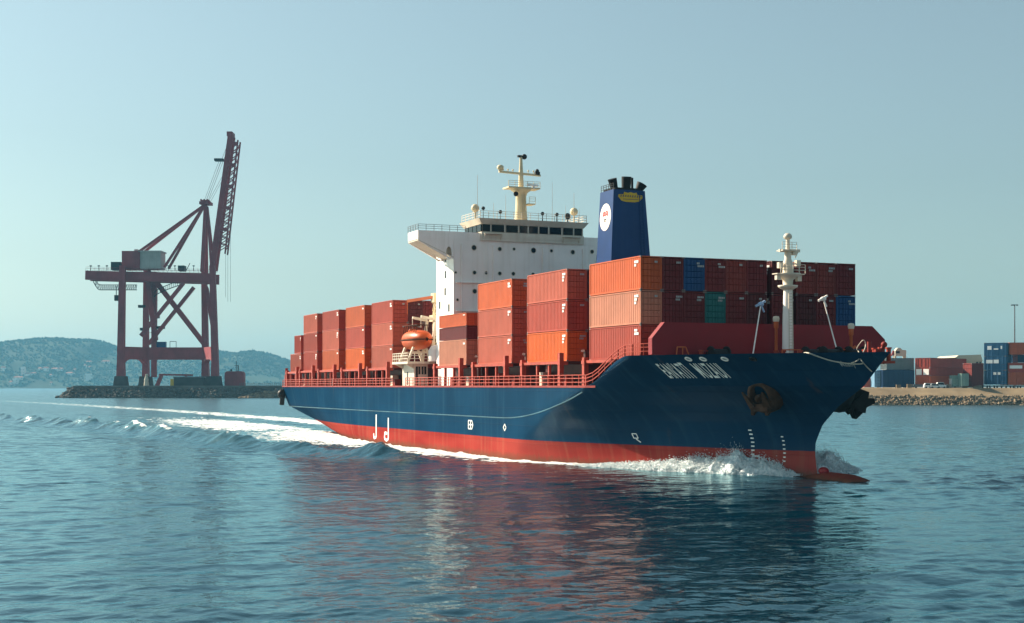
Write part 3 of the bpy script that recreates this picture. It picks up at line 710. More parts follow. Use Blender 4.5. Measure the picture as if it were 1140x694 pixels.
# ------------------------------------------------------------------ container prototype
CL, CWD, CH = 12.0, 2.54, 3.56
def corrugated(x0, x1, n, depth):
    """stepped wall outline from x0 to x1: list of (x, offset)"""
    out = []; p = (x1-x0)/n
    for i in range(n):
        a = x0+i*p; out += [(a, 0), (a+p*.30, 0), (a+p*.5, -depth), (a+p*.80, -depth)]
    out.append((x1, 0)); return out
def container_meshes(L, Wd, H, nrib, doors=True):
    b = MB(); hx, hy = L/2, Wd/2
    for sx in (-1, 1):
        for sy in (-1, 1):
            b.box(*sorted((sx*hx, sx*(hx-.16))), *sorted((sy*hy, sy*(hy-.16))), 0, H)
    for sy in (-1, 1):
        b.box(-hx+.16, hx-.16, *sorted((sy*hy, sy*(hy-.1))), 0.02, .16); b.box(-hx+.16, hx-.16, *sorted((sy*hy, sy*(hy-.1))), H-.12, H-.004)
        wall = corrugated(-hx+.16, hx-.16, nrib, .07); vs = []; fs = []
        for x, o in wall: vs += [(x, sy*(hy-.04+o*.6), .16), (x, sy*(hy-.04+o*.6), H-.12)]
        for i in range(len(wall)-1): fs.append((2*i, 2*i+2, 2*i+3, 2*i+1) if sy < 0 else (2*i+1, 2*i+3, 2*i+2, 2*i))
        b.add(vs, fs)
    for sx in (-1, 1):
        b.box(*sorted((sx*hx, sx*(hx-.1))), -hy+.16, hy-.16, .02, .16); b.box(*sorted((sx*hx, sx*(hx-.1))), -hy+.16, hy-.16, H-.12, H-.004)
        if sx < 0 or not doors:
            wall = corrugated(-hy+.16, hy-.16, 8, .06); vs = []; fs = []
            for y, o in wall: vs += [(sx*(hx-.04+o), y, .16), (sx*(hx-.04+o), y, H-.12)]
            for i in range(len(wall)-1): fs.append((2*i+1, 2*i+3, 2*i+2, 2*i) if sx < 0 else (2*i, 2*i+2, 2*i+3, 2*i+1))
            b.add(vs, fs)
    b.add([(-hx+.05,-hy+.05,H-.03),(hx-.05,-hy+.05,H-.03),(hx-.05,hy-.05,H-.03),(-hx+.05,hy-.05,H-.03)], [(0,1,2,3)])
    b.add([(-hx+.05,-hy+.05,.05),(hx-.05,-hy+.05,.05),(hx-.05,hy-.05,.05),(-hx+.05,hy-.05,.05)], [(3,2,1,0)])
    body = b
    cast = body; cast.cur = 1
    for sx in (-1, 1):
        for sy in (-1, 1):
            for z in (0, H-.13): cast.box(*sorted((sx*(hx+.012), sx*(hx-.19))), *sorted((sy*(hy+.012), sy*(hy-.17))), z-.004, z+.134)
    ds = []
    for sy in (-1, 1):
        d = MB(); y0, y1 = (.02, hy-.17) if sy > 0 else (-hy+.17, -.02)
        x = hx-.05; n = 5; hgt = (H-.32)/n
        for i in range(n): d.box(x-.05, x, y0, y1, .17+i*hgt, .17+(i+.93)*hgt)
        ds.append(d)
    rods = MB()
    for y in (-hy*.68, -hy*.28, hy*.28, hy*.68):
        rods.tube((hx+.0, y, .1), (hx+.0, y, H-.1), .035, n=6)
        rods.box(hx-.05, hx+.03, y-.12, y+.12, H*.33, H*.33+.09)
    return body, cast, ds, rods
CM = {}
for nm, col in (('orange', (.47,.086,.024)), ('bright orange', (.56,.095,.012)), ('salmon', (.40,.085,.050)), ('pale salmon', (.44,.17,.105)),
                ('brick red', (.35,.050,.030)), ('maroon', (.13,.013,.015)), ('dark maroon', (.085,.011,.013)), ('red brown', (.19,.028,.022)),
                ('blue', (.012,.06,.17)), ('teal', (.014,.12,.12)), ('navy', (.012,.04,.10)), ('steel blue', (.035,.11,.21)), ('grey', (.15,.17,.17)), ('light blue', (.2,.36,.5)), ('sage', (.22,.32,.28))):
    CM[nm] = mat('container '+nm, col, .55, .10, .5, .30, dirt=tuple(c*.45+.03 for c in col), obj_var=.10)
CM['rod'] = mat('galvanised rod', (.2,.16,.15), .5, .2, 2)
def mark_mesh(kind):
    """rows of small illegible white marks, as on the containers of the photograph"""
    b = MB(); r = random.Random(kind)
    if kind.startswith('side'):
        rows = {'side0': 2, 'side1': 3, 'side2': 1, 'side3': 2}[kind]; z = CH-.45
        for i in range(rows):
            x = CL/2-1.35
            for k in range(r.randint(2, 4)):
                w = r.uniform(.12, .22); b.box(x, x+w, -CWD/2-.012, -CWD/2+.03, z-.26, z); x += w+.06
            z -= .36
    else:
        for i in range({'end0': 1, 'end1': 2, 'end2': 1, 'end3': 2}[kind]):
            y = CWD*.12+r.uniform(0, .15); z = CH-.5-i*.3
            for k in range(r.randint(2, 4)):
                w = r.uniform(.1, .18); b.box(CL/2-.06, CL/2+.05, y, y+w, z-.2, z); y += w+.05
    return b.mesh('marking', M['lettering'] if kind.startswith('side') else M['dull'])
PROTO = {}
def proto(nrib=28, doors=True):
    body, cast, ds, rods = container_meshes(CL, CWD, CH, nrib, doors)
    return dict(body=body.mesh('shipping_container', [CM['salmon'], CM['rod']]),
                doors=[d.mesh('door', CM['salmon']) for d in ds], rods=rods.mesh('lock_rod', CM['rod']))
PROTO['a'] = proto()
MARKS = {k: mark_mesh(k) for k in ('side0', 'side1', 'side2', 'side3', 'end0', 'end1', 'end2', 'end3')}
def put(me, name, parent, matl=None):
    o = bpy.data.objects.new(name, me); COL.objects.link(o)
    if parent: o.parent = parent
    if matl: o.material_slots[0].link = 'OBJECT'; o.material_slots[0].material = matl
    return o
def container(loc, rz, colour, label, group, scale=(1,1,1), marks=('side0', 'end0'), doors=True):
    m = CM[colour]; o = put(PROTO['a']['body'], 'shipping_container', None, m)
    o.location = loc; o.rotation_euler = (0,0,rz); o.scale = scale
    tag(o, label, 'container', group)
    for d in PROTO['a']['doors']: put(d, 'door', o, m)
    put(PROTO['a']['rods'], 'lock_rod', o, m)
    for k in marks: put(MARKS[k], 'marking', o)
    return o

# ------------------------------------------------------------------ the ship
ship = empty('container_ship', SHIP_O, SHIP_RZ)
tag(ship, 'dark blue container ship with red boot topping steaming past the harbour', 'ship')
def build_hull():
    zs = np.concatenate([np.linspace(-3, 0, 5), np.linspace(.4, 9.2, 25)])
    # stations: straight part then entrance
    sa = np.linspace(0, 1, 46)**1.0; sb = 1-(1-np.linspace(0, 1, 64))**1.5
    def row(z, side):
        us, ua, sh = float(u_stem(z)), float(u_aft(z)), float(u_stem(z)-l_ent(z))
        u = np.concatenate([ua+(sh-ua)*sa, sh+(us-sh)*sb[1:]])
        hb = half(u, z); hb[-1] = .0
        return np.stack([u, VC+side*hb, np.full_like(u, z)], -1)
    b = MB()
    for side in (-1, 1):
        P = np.stack([row(z, side) for z in zs])
        b.grid(P if side < 0 else P[:, ::-1])
    # transom
    L_ = [row(z, -1)[0] for z in zs]; R_ = [row(z, 1)[0] for z in zs]
    b.grid(np.stack([np.stack(R_), np.stack(L_)], 1), False)
    # raised bulwark of the forecastle
    K = 12
    s_ = np.linspace(0, 1, 90)
    def ztop(u): return DECK+(RIM-DECK)*smooth(u, -11.5, -.4)
    u0 = -11.6+(u_stem(9.2)+11.6)*(1-(1-s_)**1.4); u1 = -11.6+(u_stem(12.4)+11.6)*(1-(1-s_)**1.4)
    for side in (-1, 1):
        rows = []
        for k in range(K+1):
            t = k/K; u = u0+(u1-u0)*t; z = DECK+(ztop(u1)-DECK)*t
            # stay on the stem line where the bulwark is low
            hb = half(u, z); hb[-1] = 0
            rows.append(np.stack([u, VC+side*hb, z], -1))
        P = np.stack(rows)
        b.grid(P if side < 0 else P[:, ::-1])
        # inner face and cap
        Q = P.copy(); Q[:, :, 1] -= side*.25*np.minimum(1, np.abs(P[:, :, 1]-VC)/.5); b.grid(Q[:, ::-1] if side < 0 else Q)
        b.grid(np.stack([P[-1], Q[-1]]) if side < 0 else np.stack([P[-1], Q[-1]])[:, ::-1])
    h = b.build('hull', M['hull'], ship, fix=False)
    # decks
    d = MB(); u = np.linspace(-153.3, 14, 60); hb = half(u, DECK-.05)-.06
    d.grid(np.stack([np.stack([u, VC-hb, np.full_like(u, DECK-.03)], -1), np.stack([u, VC+hb, np.full_like(u, DECK-.03)], -1)]), False)
    u = np.linspace(-3, 22.0, 40); hb = np.maximum(half(u, 11.3)-.2, .01)
    d.grid(np.stack([np.stack([u, VC-hb, np.full_like(u, 11.35)], -1), np.stack([u, VC+hb, np.full_like(u, 11.35)], -1)]), False)
    d.box(-3.2, -3.0, 3.0, 24.2, DECK, 11.35)
    d.build('deck', M['deckred'], ship)
    # sheer strake line / rubbing rail
    k = MB()
    uu = np.concatenate([np.linspace(-153.4, -36, 90), np.linspace(-35, -12, 30)])
    zz = 5.15+np.where(uu > -36, ((uu+36)/24)**2*3.4, 0)
    hb = half(uu, zz)
    A = np.stack([uu, VC-hb-.05, zz-.05], -1); B_ = np.stack([uu, VC-hb-.06, zz+.04], -1); C = np.stack([uu, VC-hb+.05, zz+.10], -1); D = np.stack([uu, VC-hb+.05, zz-.10], -1)
    k.grid(np.stack([D, A, B_, C]), False)
    k.build('rubbing_rail', mat('rail pale blue', (.045,.12,.16), .5, .4, .25), ship, fix=False)
    # deck edge strake
    e = MB(); uu = np.linspace(-153.5, -9, 80); v0 = VC-half(uu, DECK)
    e.grid(np.stack([np.stack([uu, v0-.06, np.full_like(uu, 9.02)], -1), np.stack([uu, v0-.06, np.full_like(uu, 9.26)], -1), np.stack([uu, v0+.2, np.full_like(uu, 9.26)], -1)]), False)
    e.build('deck_edge', M['deckred'], ship, fix=False)
    # bulb
    g = MB(); prof = [(.05, -11.5), (1.3, -9.5), (1.75, -6), (1.7, -3), (1.45, -1.2), (.95, -.25), (.4, .1), (.02, .16)]
    P = []
    for r_, x in prof:
        P.append([(20.6+x, VC+1.25*r_*math.cos(a), -1.05+r_*.98*math.sin(a)) for a in np.linspace(0, 2*math.pi, 20, endpoint=False)])
    g.grid(np.array(P), True, True); g.build('bulbous_bow', M['hull'], ship)
    # stem foot knuckle above the bulb
    g = MB(); g.ball((13.4, VC, .7), .5, sq=(1.7, .6, .8)); g.build('stem_foot', M['wallred'], ship)
build_hull()
def on_hull(u, z, off=.03): return Vector((u, float(hull_v(u, z))-off, z))
def uz_from_px(px, py):
    """the (u, z) on the starboard shell seen at a pixel"""
    best = None
    for u in np.linspace(-150, 22, 1400):
        z = CAMH
        for _ in range(6):
            v = float(hull_v(u, z)); Y = SHIP_O.y+UX.y*u+VX.y*v; z = min(12.4, CAMH+(HY-py)*Y/FPX)
        v = float(hull_v(u, z)); X = SHIP_O.x+UX.x*u+VX.x*v; Y = SHIP_O.y+UX.y*u+VX.y*v
        e = abs(CX+FPX*X/Y-px)
        if u > u_stem(z)-.1: continue
        if best is None or e < best[0]: best = (e, u, z)
    return best[1], best[2]
def lettering(txt, u0, u1, z0, z1, name, matl, parent, off=.04, side=-1):
    cu = bpy.data.curves.new('t', 'FONT'); cu.body = txt; cu.size = 1; cu.extrude = 0; cu.offset = .012; cu.space_character = 1.12; cu.resolution_u = 3
    to = bpy.data.objects.new('t', cu); COL.objects.link(to)
    dg = bpy.context.evaluated_depsgraph_get(); dg.update()
    me = bpy.data.meshes.new_from_object(to.evaluated_get(dg)); bpy.data.objects.remove(to)
    co = np.array([v.co[:] for v in me.vertices]); lo, hi = co.min(0), co.max(0)
    for v in me.vertices:
        a = (v.co.x-lo[0])/(hi[0]-lo[0]); c = (v.co.y-lo[1])/(hi[1]-lo[1]); u = u0+(u1-u0)*a; z = z0+(z1-z0)*c
        v.co = on_hull(u, z, off)
    me.materials.append(matl); o = bpy.data.objects.new(name, me); COL.objects.link(o); o.parent = parent
    return o
ua, za = uz_from_px(732, 408); ub, zb = uz_from_px(803, 410)
lettering("EAN'ATП   MUZAUI", ua, ub, 10.0, 11.6, 'ship_name', M['lettering'], ship)
ua, za = uz_from_px(930, 399); ub, zb = uz_from_px(945, 399)
lettering("Maany", ua, max(ub, ua+1.0), 10.9, 11.6, 'bow_script', M['dull'], ship)
# fairleads near the rim
for px in (767.5, 783, 807.5, 838):
    u, z = uz_from_px(px, 400); b = MB()
    for k in range(10):
        a0, a1 = 2*math.pi*k/10, 2*math.pi*(k+1)/10
        b.tube(on_hull(u+.27*math.cos(a0), z+.17*math.sin(a0), .05), on_hull(u+.27*math.cos(a1), z+.17*math.sin(a1), .05), .08, n=6)
    f = b.build('fairlead', M['white'] if px < 830 else M['dark'], ship)
    b = MB(); b.add([on_hull(u+.24*math.cos(2*math.pi*k/12), z+.15*math.sin(2*math.pi*k/12), .06) for k in range(12)], [tuple(range(12))]); b.build('fairlead_hole', M['dull'] if px < 830 else M['black'], f)
# white marks amidships: two tall hook marks, plimsoll-like symbols, draught numbers
def stroke(b, pts, w):
    for (u0, z0), (u1, z1) in zip(pts[:-1], pts[1:]):
        n = 4
        for i in range(n):
            a = (u0+(u1-u0)*i/n, z0+(z1-z0)*i/n); c = (u0+(u1-u0)*(i+1)/n, z0+(z1-z0)*(i+1)/n)
            b.bar(on_hull(*a, .02), on_hull(*c, .02), w, .06, up=(0, -1, 0))
for px in (419, 432.5):
    u, z = uz_from_px(px, 480); b = MB()
    stroke(b, [(u, 4.6), (u, .95), (u-1.2, .75), (u-1.4, 1.5)] if px < 425 else [(u, 4.2), (u, .9), (u-1.0, .6), (u-2.0, .9), (u-1.8, 1.8), (u-.6, 1.7)], .42)
    b.build('towing_mark', M['lettering'], ship)
b = MB(); u, z = uz_from_px(524, 473); stroke(b, [(u-.8, z+.55), (u+.5, z+.55), (u+.9, z), (u+.5, z-.55), (u-.8, z-.55), (u-.8, z+.55)], .15); stroke(b, [(u-.8, z), (u+.9, z)], .15); stroke(b, [(u, z+.55), (u, z-.55)], .15); b.build('load_mark', M['lettering'], ship)
b = MB(); u, z = uz_from_px(562, 476); stroke(b, [(u, z+.42), (u+.45, z), (u, z-.42), (u-.45, z), (u, z+.42)], .13); b.build('load_mark', M['lettering'], ship)
b = MB(); u, z = uz_from_px(708, 488); stroke(b, [(u-.3, z+.5), (u+.3, z+.5), (u+.3, z), (u-.3, z), (u-.3, z+.5)], .1); stroke(b, [(u, z-.1), (u+.5, z-.45)], .1); b.build('thruster_mark', M['lettering'], ship)
b = MB(); u, z = uz_from_px(841, 495)
for i in range(7): stroke(b, [(u-.3-.05*i, 4.6-i*.42), (u+.05-.05*i, 4.6-i*.42)], .14)
stroke(b, [(u-.5, 1.9), (u+.3, 1.9), (u+.3, 1.4), (u-.5, 1.4), (u-.5, 1.9)], .14); b.build('draught_mark', M['lettering'], ship)
b = MB(); u, z = uz_from_px(873, 500)
for i in range(7): stroke(b, [(u-.12, 4.0-i*.42), (u+.12, 4.0-i*.42)], .13)
b.build('draught_mark', M['lettering'], ship)

# anchors in their hawse bolsters, both bows
def anchor(side):
    u, z = 10.0, 8.35
    hb = float(half(u, z)); p = Vector((u, VC+side*hb, z)); out = Vector((.35, side*.86, -.35)).normalized()
    b = MB(); n = 18; a1 = out.cross(Vector((0,0,1))).normalized(); a2 = a1.cross(out).normalized()
    P = []
    for r_, t in ((1.9, -.9), (1.75, .15), (1.45, .75), (1.1, .85), (.85, .4), (.8, -.5)):
        P.append([tuple(p+out*t+a1*(r_*math.cos(a))+a2*(r_*1.15*math.sin(a))) for a in np.linspace(0, 2*math.pi, n, endpoint=False)])
    b.grid(np.array(P), True, True)
    bo = b.build('hawse_bolster', M['rust'] if side < 0 else M['dark'], ship)
    b = MB(); q = p+out*.9
    fl = a2*-1.0
    b.bar(p-out*.4+a2*.6, q+fl*1.1, .42, .42)                               # shank
    b.bar(q+fl*1.1-a1*1.0, q+fl*1.1+a1*1.0, .7, .75)                        # crown
    for s_ in (-1, 1):                                                      # flukes
        base = q+fl*1.1+a1*(s_*.85); tip = base+a2*2.0+out*.9+a1*(s_*.35)
        b.bar(base, tip, .95, .4, .18, .12)
        b.bar(base-a2*.2, base+fl*.6+out*.5, .7, .4, .3, .2)
    b.ball(tuple(q+fl*.1), .45)
    b.build('anchor', M['rust'] if side < 0 else M['black'], bo)
    if side > 0:                                                            # the port anchor hangs off its pod, clear of the shell
        b = MB(); b.bar(p-out*1.2, p+out*1.5, 2.4, 2.2, 1.8, 1.5); c = p+out*1.7
        b.bar(c+a2*1.1, c-a2*1.1, .9, 1.2, 1.6, 1.8); b.bar(c-a2*.3+out*.3, c+out*1.5+a2*.5, .8, 1.2, .3, .5); b.bar(c-a2*1.0, c-a2*2.0+out*.2, 1.3, 1.5, .3, .4)
        b.build('anchor_pod', M['black'], bo)
anchor(-1); anchor(1)

# breakwater wall before the front row of containers
b = MB(); u0, u1 = 3.6, 4.4
poly = [(2.8, 11.3), (2.8, 12.3), (.6, 12.38), (-1.0, 12.42), (-1.0, 14.1), (.45, 15.75), (26.2, 15.75), (27.9, 14.3), (27.9, 12.42), (24.4, 12.3), (24.4, 11.3)]
b.prism(poly, 0, u0, u1)
bw = b.build('breakwater', M['wallred'], ship)
b = MB()
for v in np.arange(4.2, 24, 2.8): b.prism([(2.0, 11.4), (3.59, 11.4), (3.59, 15.2)], 1, v, v+.12)
b.build('bracket', M['wallred'], bw)

# ---- cargo bays: (front u, rear u, tiers, inboard columns)
BAYS = [(0, -12.3), (-18.3, -30.1), (-35.0, -46.9), (-51.3, -62.3), (-84.2, -95.4), (-99.5, -110.8), (-115.3, -126.3), (-130.1, -140.2), (-142.2, -150.7)]
BASE = 12.12
for i, (uf, ur) in enumerate(BAYS):
    base = BASE if i < 8 else BASE-.1
    b = MB(); b.box(ur+.3, uf-.3, 2.4 if i else 3.4, 24.8 if i else 23.8, DECK, base-.35); b.build('hatch_coaming', M['coam'], ship)
    b = MB(); b.box(ur, uf, .3, 27.0, base-.34, base-.03); b.build('hatch_cover', M['coam'], ship)
    for u in ((uf-.3, ur+.3) if i else (ur+.3,)):
        q = 1.0 if (i == 0 and u > -6) else 0.0
        b = MB(); b.box(u-.28, u+.28, -.95+q, -.4+q, DECK, base+(0 if q else (.95 if u == uf-.3 else .3)))
        b.box(u-.38, u+.38, -1.0+q, .1+q, base-.45, base-.05)
        b.build('support_post', M['postred'], ship)
    um = (uf+ur)/2
    for u in ((um-1.6, um+1.9) if i else ()):
        q = .7 if i == 0 else 0.0; b = MB(); b.box(u-.16, u+.16, -.6+q, -.3+q, DECK, base-.35); b.build('stanchion', M['postred'], ship)
    b = MB(); b.box(ur, uf if i else uf-5, -.8, -.35, base-.34, base-.03)
    b.build('support_beam', M['postred'], ship)
    # clutter in the passage under the cargo
    r = random.Random(i)
    for k in range(4 if i else 1):
        u = ur+1.2+(uf-ur-2.4)*(k+r.uniform(.1, .7))/4; w = r.uniform(.2, .6); b = MB(); b.box(u-w, u+w, 1.2, 2.2, DECK, DECK+r.uniform(.8, 2.0))
        b.box(u-w-.05, u+w+.05, 1.15, 2.25, DECK, DECK+.15)
        b.build('deck_locker', M['cream'] if (i+k) % 5 == 1 else M['deckred'], ship)
# lashing bridges between the bays
for k in range(len(BAYS)-1):
    if k == 3: continue
    um = (BAYS[k][1]+BAYS[k+1][0])/2
    if k >= 7: continue
    b = MB()
    for v in (1.0, 6, 12, 18, 24, 26.5): b.box(um-.25, um+.25, v-.2, v+.2, DECK, BASE+1.0)
    b.box(um-.5, um+.5, .6, 26.8, BASE+1.0, BASE+1.25)
    b.build('lashing_bridge', M['coam'], ship)
# railing
def railing(pts, h, name, m, parent, gap=1.6, rails=(.35, .7, 1.0), r_=.035):
    b = MB()
    for a, c in zip(pts[:-1], pts[1:]):
        a, c = Vector(a), Vector(c); n = max(1, int((c-a).length/gap))
        for i in range(n+1): q = a+(c-a)*i/n; b.bar(q, q+Vector((0,0,h)), r_*2)
        for f in rails: b.bar(a+Vector((0,0,h*f)), c+Vector((0,0,h*f)), r_*1.8)
    return b.build(name, m, parent, fix=False)
railing([(-153.2, -.95, DECK), (-80.8, -1.02, DECK)], 1.25, 'deck_railing', M['postred'], ship, 1.7, r_=.05)
railing([(-74.5, -1.02, DECK), (-11.2, -1.02, DECK)], 1.25, 'deck_railing', M['postred'], ship, 1.7, r_=.05)
railing([(-153.2, -.9, DECK), (-153.2, 28, DECK), (-12, 28.2, DECK)], 1.25, 'deck_railing', M['postred'], ship, 2.4, r_=.05)
pts = [(u, float(hull_v(u, DECK+3.2*float(smooth(u, -11.5, -.4))))+.15, DECK+3.2*float(smooth(u, -11.5, -.4))) for u in np.linspace(-11, 3.2, 10)]
railing(pts, 1.2, 'bow_railing', M['postred'], ship, 1.5, r_=.045)
# stern gear
b = MB(); b.box(-152.6, -151.2, 0, 1.6, DECK, DECK+2.4); b.tube((-152.4, -.4, DECK), (-152.4, -.4, DECK+3.6), .3); b.box(-153.3, -152.5, -.6, .4, DECK, DECK+2.2); b.build('stern_winch', M['deckred'], ship)
b = MB(); b.tube((-153.4, -.9, 8.6), (-153.9, -1.0, 5.4), .5); b.ball((-153.9, -1.0, 7.6), .9); b.build('stern_fender', M['dark'], ship)

# ---- accommodation block
UF, UB = -64.0, -71.5
VL, VR = v_at(505, UF), v_at(662, UF)
ztopw = z_at(258, UF, VL)
def front(px, py, u=UF):
    v = v_at(px, u); return v, z_at(py, u, v)
b = MB(); b.box(UB, UF, VL, VR, DECK, ztopw-1.15)
acc = b.build('accommodation_block', M['white'], ship)
b = MB()                                                     # bridge-wing deck with its bulwark, full width
WL, WR = v_at(465.5, UF), 2*VC-v_at(465.5, UF)+1.5
UWB = -68.6
zdk = ztopw-1.15
b.box(UWB, UF, WL, WR, zdk-.12, zdk+.02)
for (a0, a1, c0, c1) in ((UF-.12, UF+.02, WL, VL+2), (UF-.12, UF+.02, VL+2, WR), (UWB-.02, UWB+.12, WL, WR), (UWB+.1, UF-.1, WL-.02, WL+.1), (UWB+.1, UF-.1, WR-.1, WR+.02)):
    b.box(a0, a1, c0, c1, zdk-.1, ztopw)
wing = b.build('bridge_wing', M['white'], ship)
# gussets under both wings, with a rounded opening
zg = z_at(288.6, UF, VL)
def gusset(v0, v1, u0, u1):
    """v0 at block, v1 outboard"""
    b = MB(); ou = [(v0, zdk-.1), (v1, zdk-.1), (v1, zdk-.35), (v0+(v1-v0)*.12, zg+.2), (v0, zg)]
    hc = (v0+(v1-v0)*.13, zdk-2.0); ho = [(hc[0]+.45*math.cos(a), hc[1]+.95*math.sin(a)) for a in np.linspace(0, 2*math.pi, 16, endpoint=False)]
    import bmesh
    bm = bmesh.new()
    def loop(ps): vs = [bm.verts.new((u1, p[0], p[1])) for p in ps]; return [bm.edges.new((vs[i], vs[(i+1) % len(vs)])) for i in range(len(vs))]
    e = loop(ou)+loop(ho); bmesh.ops.triangle_fill(bm, edges=e, use_beauty=True)
    ext = bmesh.ops.extrude_face_region(bm, geom=list(bm.faces)); 
    for g in ext['geom']:
        if isinstance(g, bmesh.types.BMVert): g.co.x = u0
    bmesh.ops.recalc_face_normals(bm, faces=bm.faces)
    me = bpy.data.meshes.new('wing_bracket'); bm.to_mesh(me); bm.free(); me.materials.append(M['white'])
    o = bpy.data.objects.new('wing_bracket', me); COL.objects.link(o); o.parent = wing
for v0, v1 in ((VL-.01, WL), (VR+.01, WR)):
    gusset(v0, v1, UF-.25, UF-.01); gusset(v0, v1, UWB+.01, UWB+.25)
    b = MB(); b.add([(UWB, v1, zdk-.35), (UF, v1, zdk-.35), (UF, v0, zg+.2), (UWB, v0, zg+.2), (UWB, v1, zdk-.2), (UF, v1, zdk-.2), (UF, v0, zg+.35), (UWB, v0, zg+.35)],
                    [(0,1,2,3), (7,6,5,4), (0,4,5,1), (1,5,6,2), (2,6,7,3), (3,7,4,0)]); b.build('wing_soffit', M['cream'], wing)
b = MB(); railing([(UF+.0, WL, ztopw), (UF+.0, v_at(518, UF), ztopw)], .9, 'wing_railing', M['pole'], wing, 1.1, r_=.03); railing([(UWB, WL, ztopw), (UF, WL, ztopw)], .9, 'wing_railing', M['pole'], wing, 1.1, r_=.03)
# wheelhouse
HL, HR = v_at(536, UF+.4), v_at(650, UF+.4)
zroof, zw0, zw1 = z_at(243.5, UF, HL), z_at(258.2, UF, HL), z_at(249.6, UF, HL)
b = MB(); HU0, HU1 = -71.0, UF+.4
b.box(HU0, HU1, HL, HR, zdk, zw0-.02)
b.box(HU0+.25, HU1-.25, HL+.25, HR-.25, zw0-.02, zw1)
wh = b.build('wheelhouse', M['cream'], ship)
b = MB()                                             # raked roof fascia
b.add([(HU0, HL, zw1), (HU1, HL, zw1), (HU1, HR, zw1), (HU0, HR, zw1), (HU0-.3, HL-.6, zroof), (HU1+.55, HL-.6, zroof), (HU1+.55, HR+.6, zroof), (HU0-.3, HR+.6, zroof)],
      [(3,2,1,0), (4,5,6,7), (0,1,5,4), (1,2,6,5), (2,3,7,6), (3,0,4,7)]); b.build('roof', M['cream'], wh)
wins = [(537, 546.5), (547.2, 562), (563.6, 577.3), (578.6, 588), (589, 599.5), (600.5, 610.7), (612, 625.5), (627, 638.5), (639.5, 648.5)]
for a_, c_ in wins:
    va, vb = v_at(a_, HU1), v_at(c_, HU1); b = MB(); b.add([(HU1-.04, va+.1, zw0+.08), (HU1-.04, vb-.1, zw0+.08), (HU1+.02, vb-.1, zw1-.08), (HU1+.02, va+.1, zw1-.08), (HU1-.2, va+.1, zw0+.08), (HU1-.2, vb-.1, zw0+.08), (HU1-.2, vb-.1, zw1-.08), (HU1-.2, va+.1, zw1-.08)],
        [(0,1,2,3), (0,4,5,1), (1,5,6,2), (2,6,7,3), (3,7,4,0)]); w_ = b.build('bridge_window', M['glass'], wh)
    b = MB(); b.box(HU1-.3, HU1+.05, vb-.1, vb+.06, zw0, zw1); b.build('window_post', M['cream'], wh)
for k in range(4):
    u0 = HU1-.3-k*1.7
    for v in (HL+.08, HR-.08):
        b = MB(); b.box(u0-1.45, u0, v-.1, v+.1, zw0+.08, zw1-.08); b.build('bridge_window', M['glass'], wh)
b = MB(); b.box(HU1-.1, HU1+.0, HL, HR, zw0-.9, zw0-.85)
for pa, pb in ((538, 558), (626, 645)):
    va, vb = v_at(pa, HU1), v_at(pb, HU1); b.box(HU1, HU1+.7, va, vb, zw0-.35, zw0-.28)
    for q in (va+.1, vb-.1): b.bar((HU1, q, zw0-1.1), (HU1+.65, q, zw0-.3), .1)
b.build('window_platform', M['cream'], wh)
railing([(HU1+.3, HL-.3, zroof), (HU1+.3, HR+.3, zroof), (HU0, HR+.3, zroof)], 1.1, 'roof_railing', M['cream'], wh, 1.3, r_=.03)
railing([(HU1+.3, HL-.3, zroof), (HU0, HL-.3, zroof)], 1.1, 'roof_railing', M['cream'], wh, 1.3, r_=.03)
# portholes on the front, windows on the side
for px, py, r_ in ((527.6,276,.55),(556.3,277.5,.45),(572.2,277.5,.32),(593.8,279,.58),(613.8,279.5,.35),(637.6,281,.5),(659,280.5,.45),
                   (507.3,303.5,.26),(528.2,303.7,.42),(541.3,304,.36),(556.3,304.7,.42),(571.4,305,.42),(593.3,305.5,.36),(528.4,324.5,.5),(509.3,334,.3),(541,336,.3),(614,306,.36),(637,307,.36)):
    r_ *= .72; v, z = front(px, py); b = MB(); b.lathe([(r_*.95, .0), (r_*.95, .035)], (UF, v, z), 16, 'x'); ph = b.build('porthole', M['glass'], acc)
    b = MB()
    for k in range(16):
        a0, a1 = 2*math.pi*k/16, 2*math.pi*(k+1)/16
        b.tube((UF+.03, v+r_*math.cos(a0), z+r_*math.sin(a0)), (UF+.03, v+r_*math.cos(a1), z+r_*math.sin(a1)), .05, n=5)
    b.build('rim', M['cream'], ph)
for u, z in ((-67.5, z_at(306, -67.5, VL)), (-67.6, z_at(325, -67.6, VL)), (-70, z_at(340, -70, VL)), (-66, z_at(343, -66, VL)), (-67.5, z_at(288, -67.5, VL))):
    b = MB(); b.box(u-.3, u+.3, VL-.03, VL+.1, z-.55, z+.55); b.build('side_window', M['glass'], acc)
# seams across the front plating
b = MB()
for py in (292, 318, 344): z = z_at(py, UF, VL); b.box(UF, UF+.03, VL+.05, VR-.05, z-.03, z+.03)
b.build('plate_seam', M['white'], acc)
for v_ in (VL+1.2, v_at(549, UF), v_at(604, UF), VR-2.0):
    b = MB(); b.tube((UF+.12, v_, DECK), (UF+.12, v_, zdk-.6), .09, n=8)
    for z in np.arange(DECK+1, zdk-1, 2.2): b.box(UF, UF+.2, v_-.14, v_+.14, z, z+.08)
    b.build('drain_pipe', M['white'], acc)
b = MB()
for dv in (-.3, .3): b.bar((UF+.2, VL+5.0+dv, DECK+8), (UF+.2, VL+5.0+dv, zdk), .06)
for z in np.arange(DECK+8, zdk, .4): b.bar((UF+.2, VL+4.7, z), (UF+.2, VL+5.3, z), .04)
b.build('ladder', M['white'], acc)
b = MB()
for z in (20.2, 24.4): b.box(UF, UF+.5, VL+.3, VR-.3, z, z+.06)
b.build('ledge', M['white'], acc)
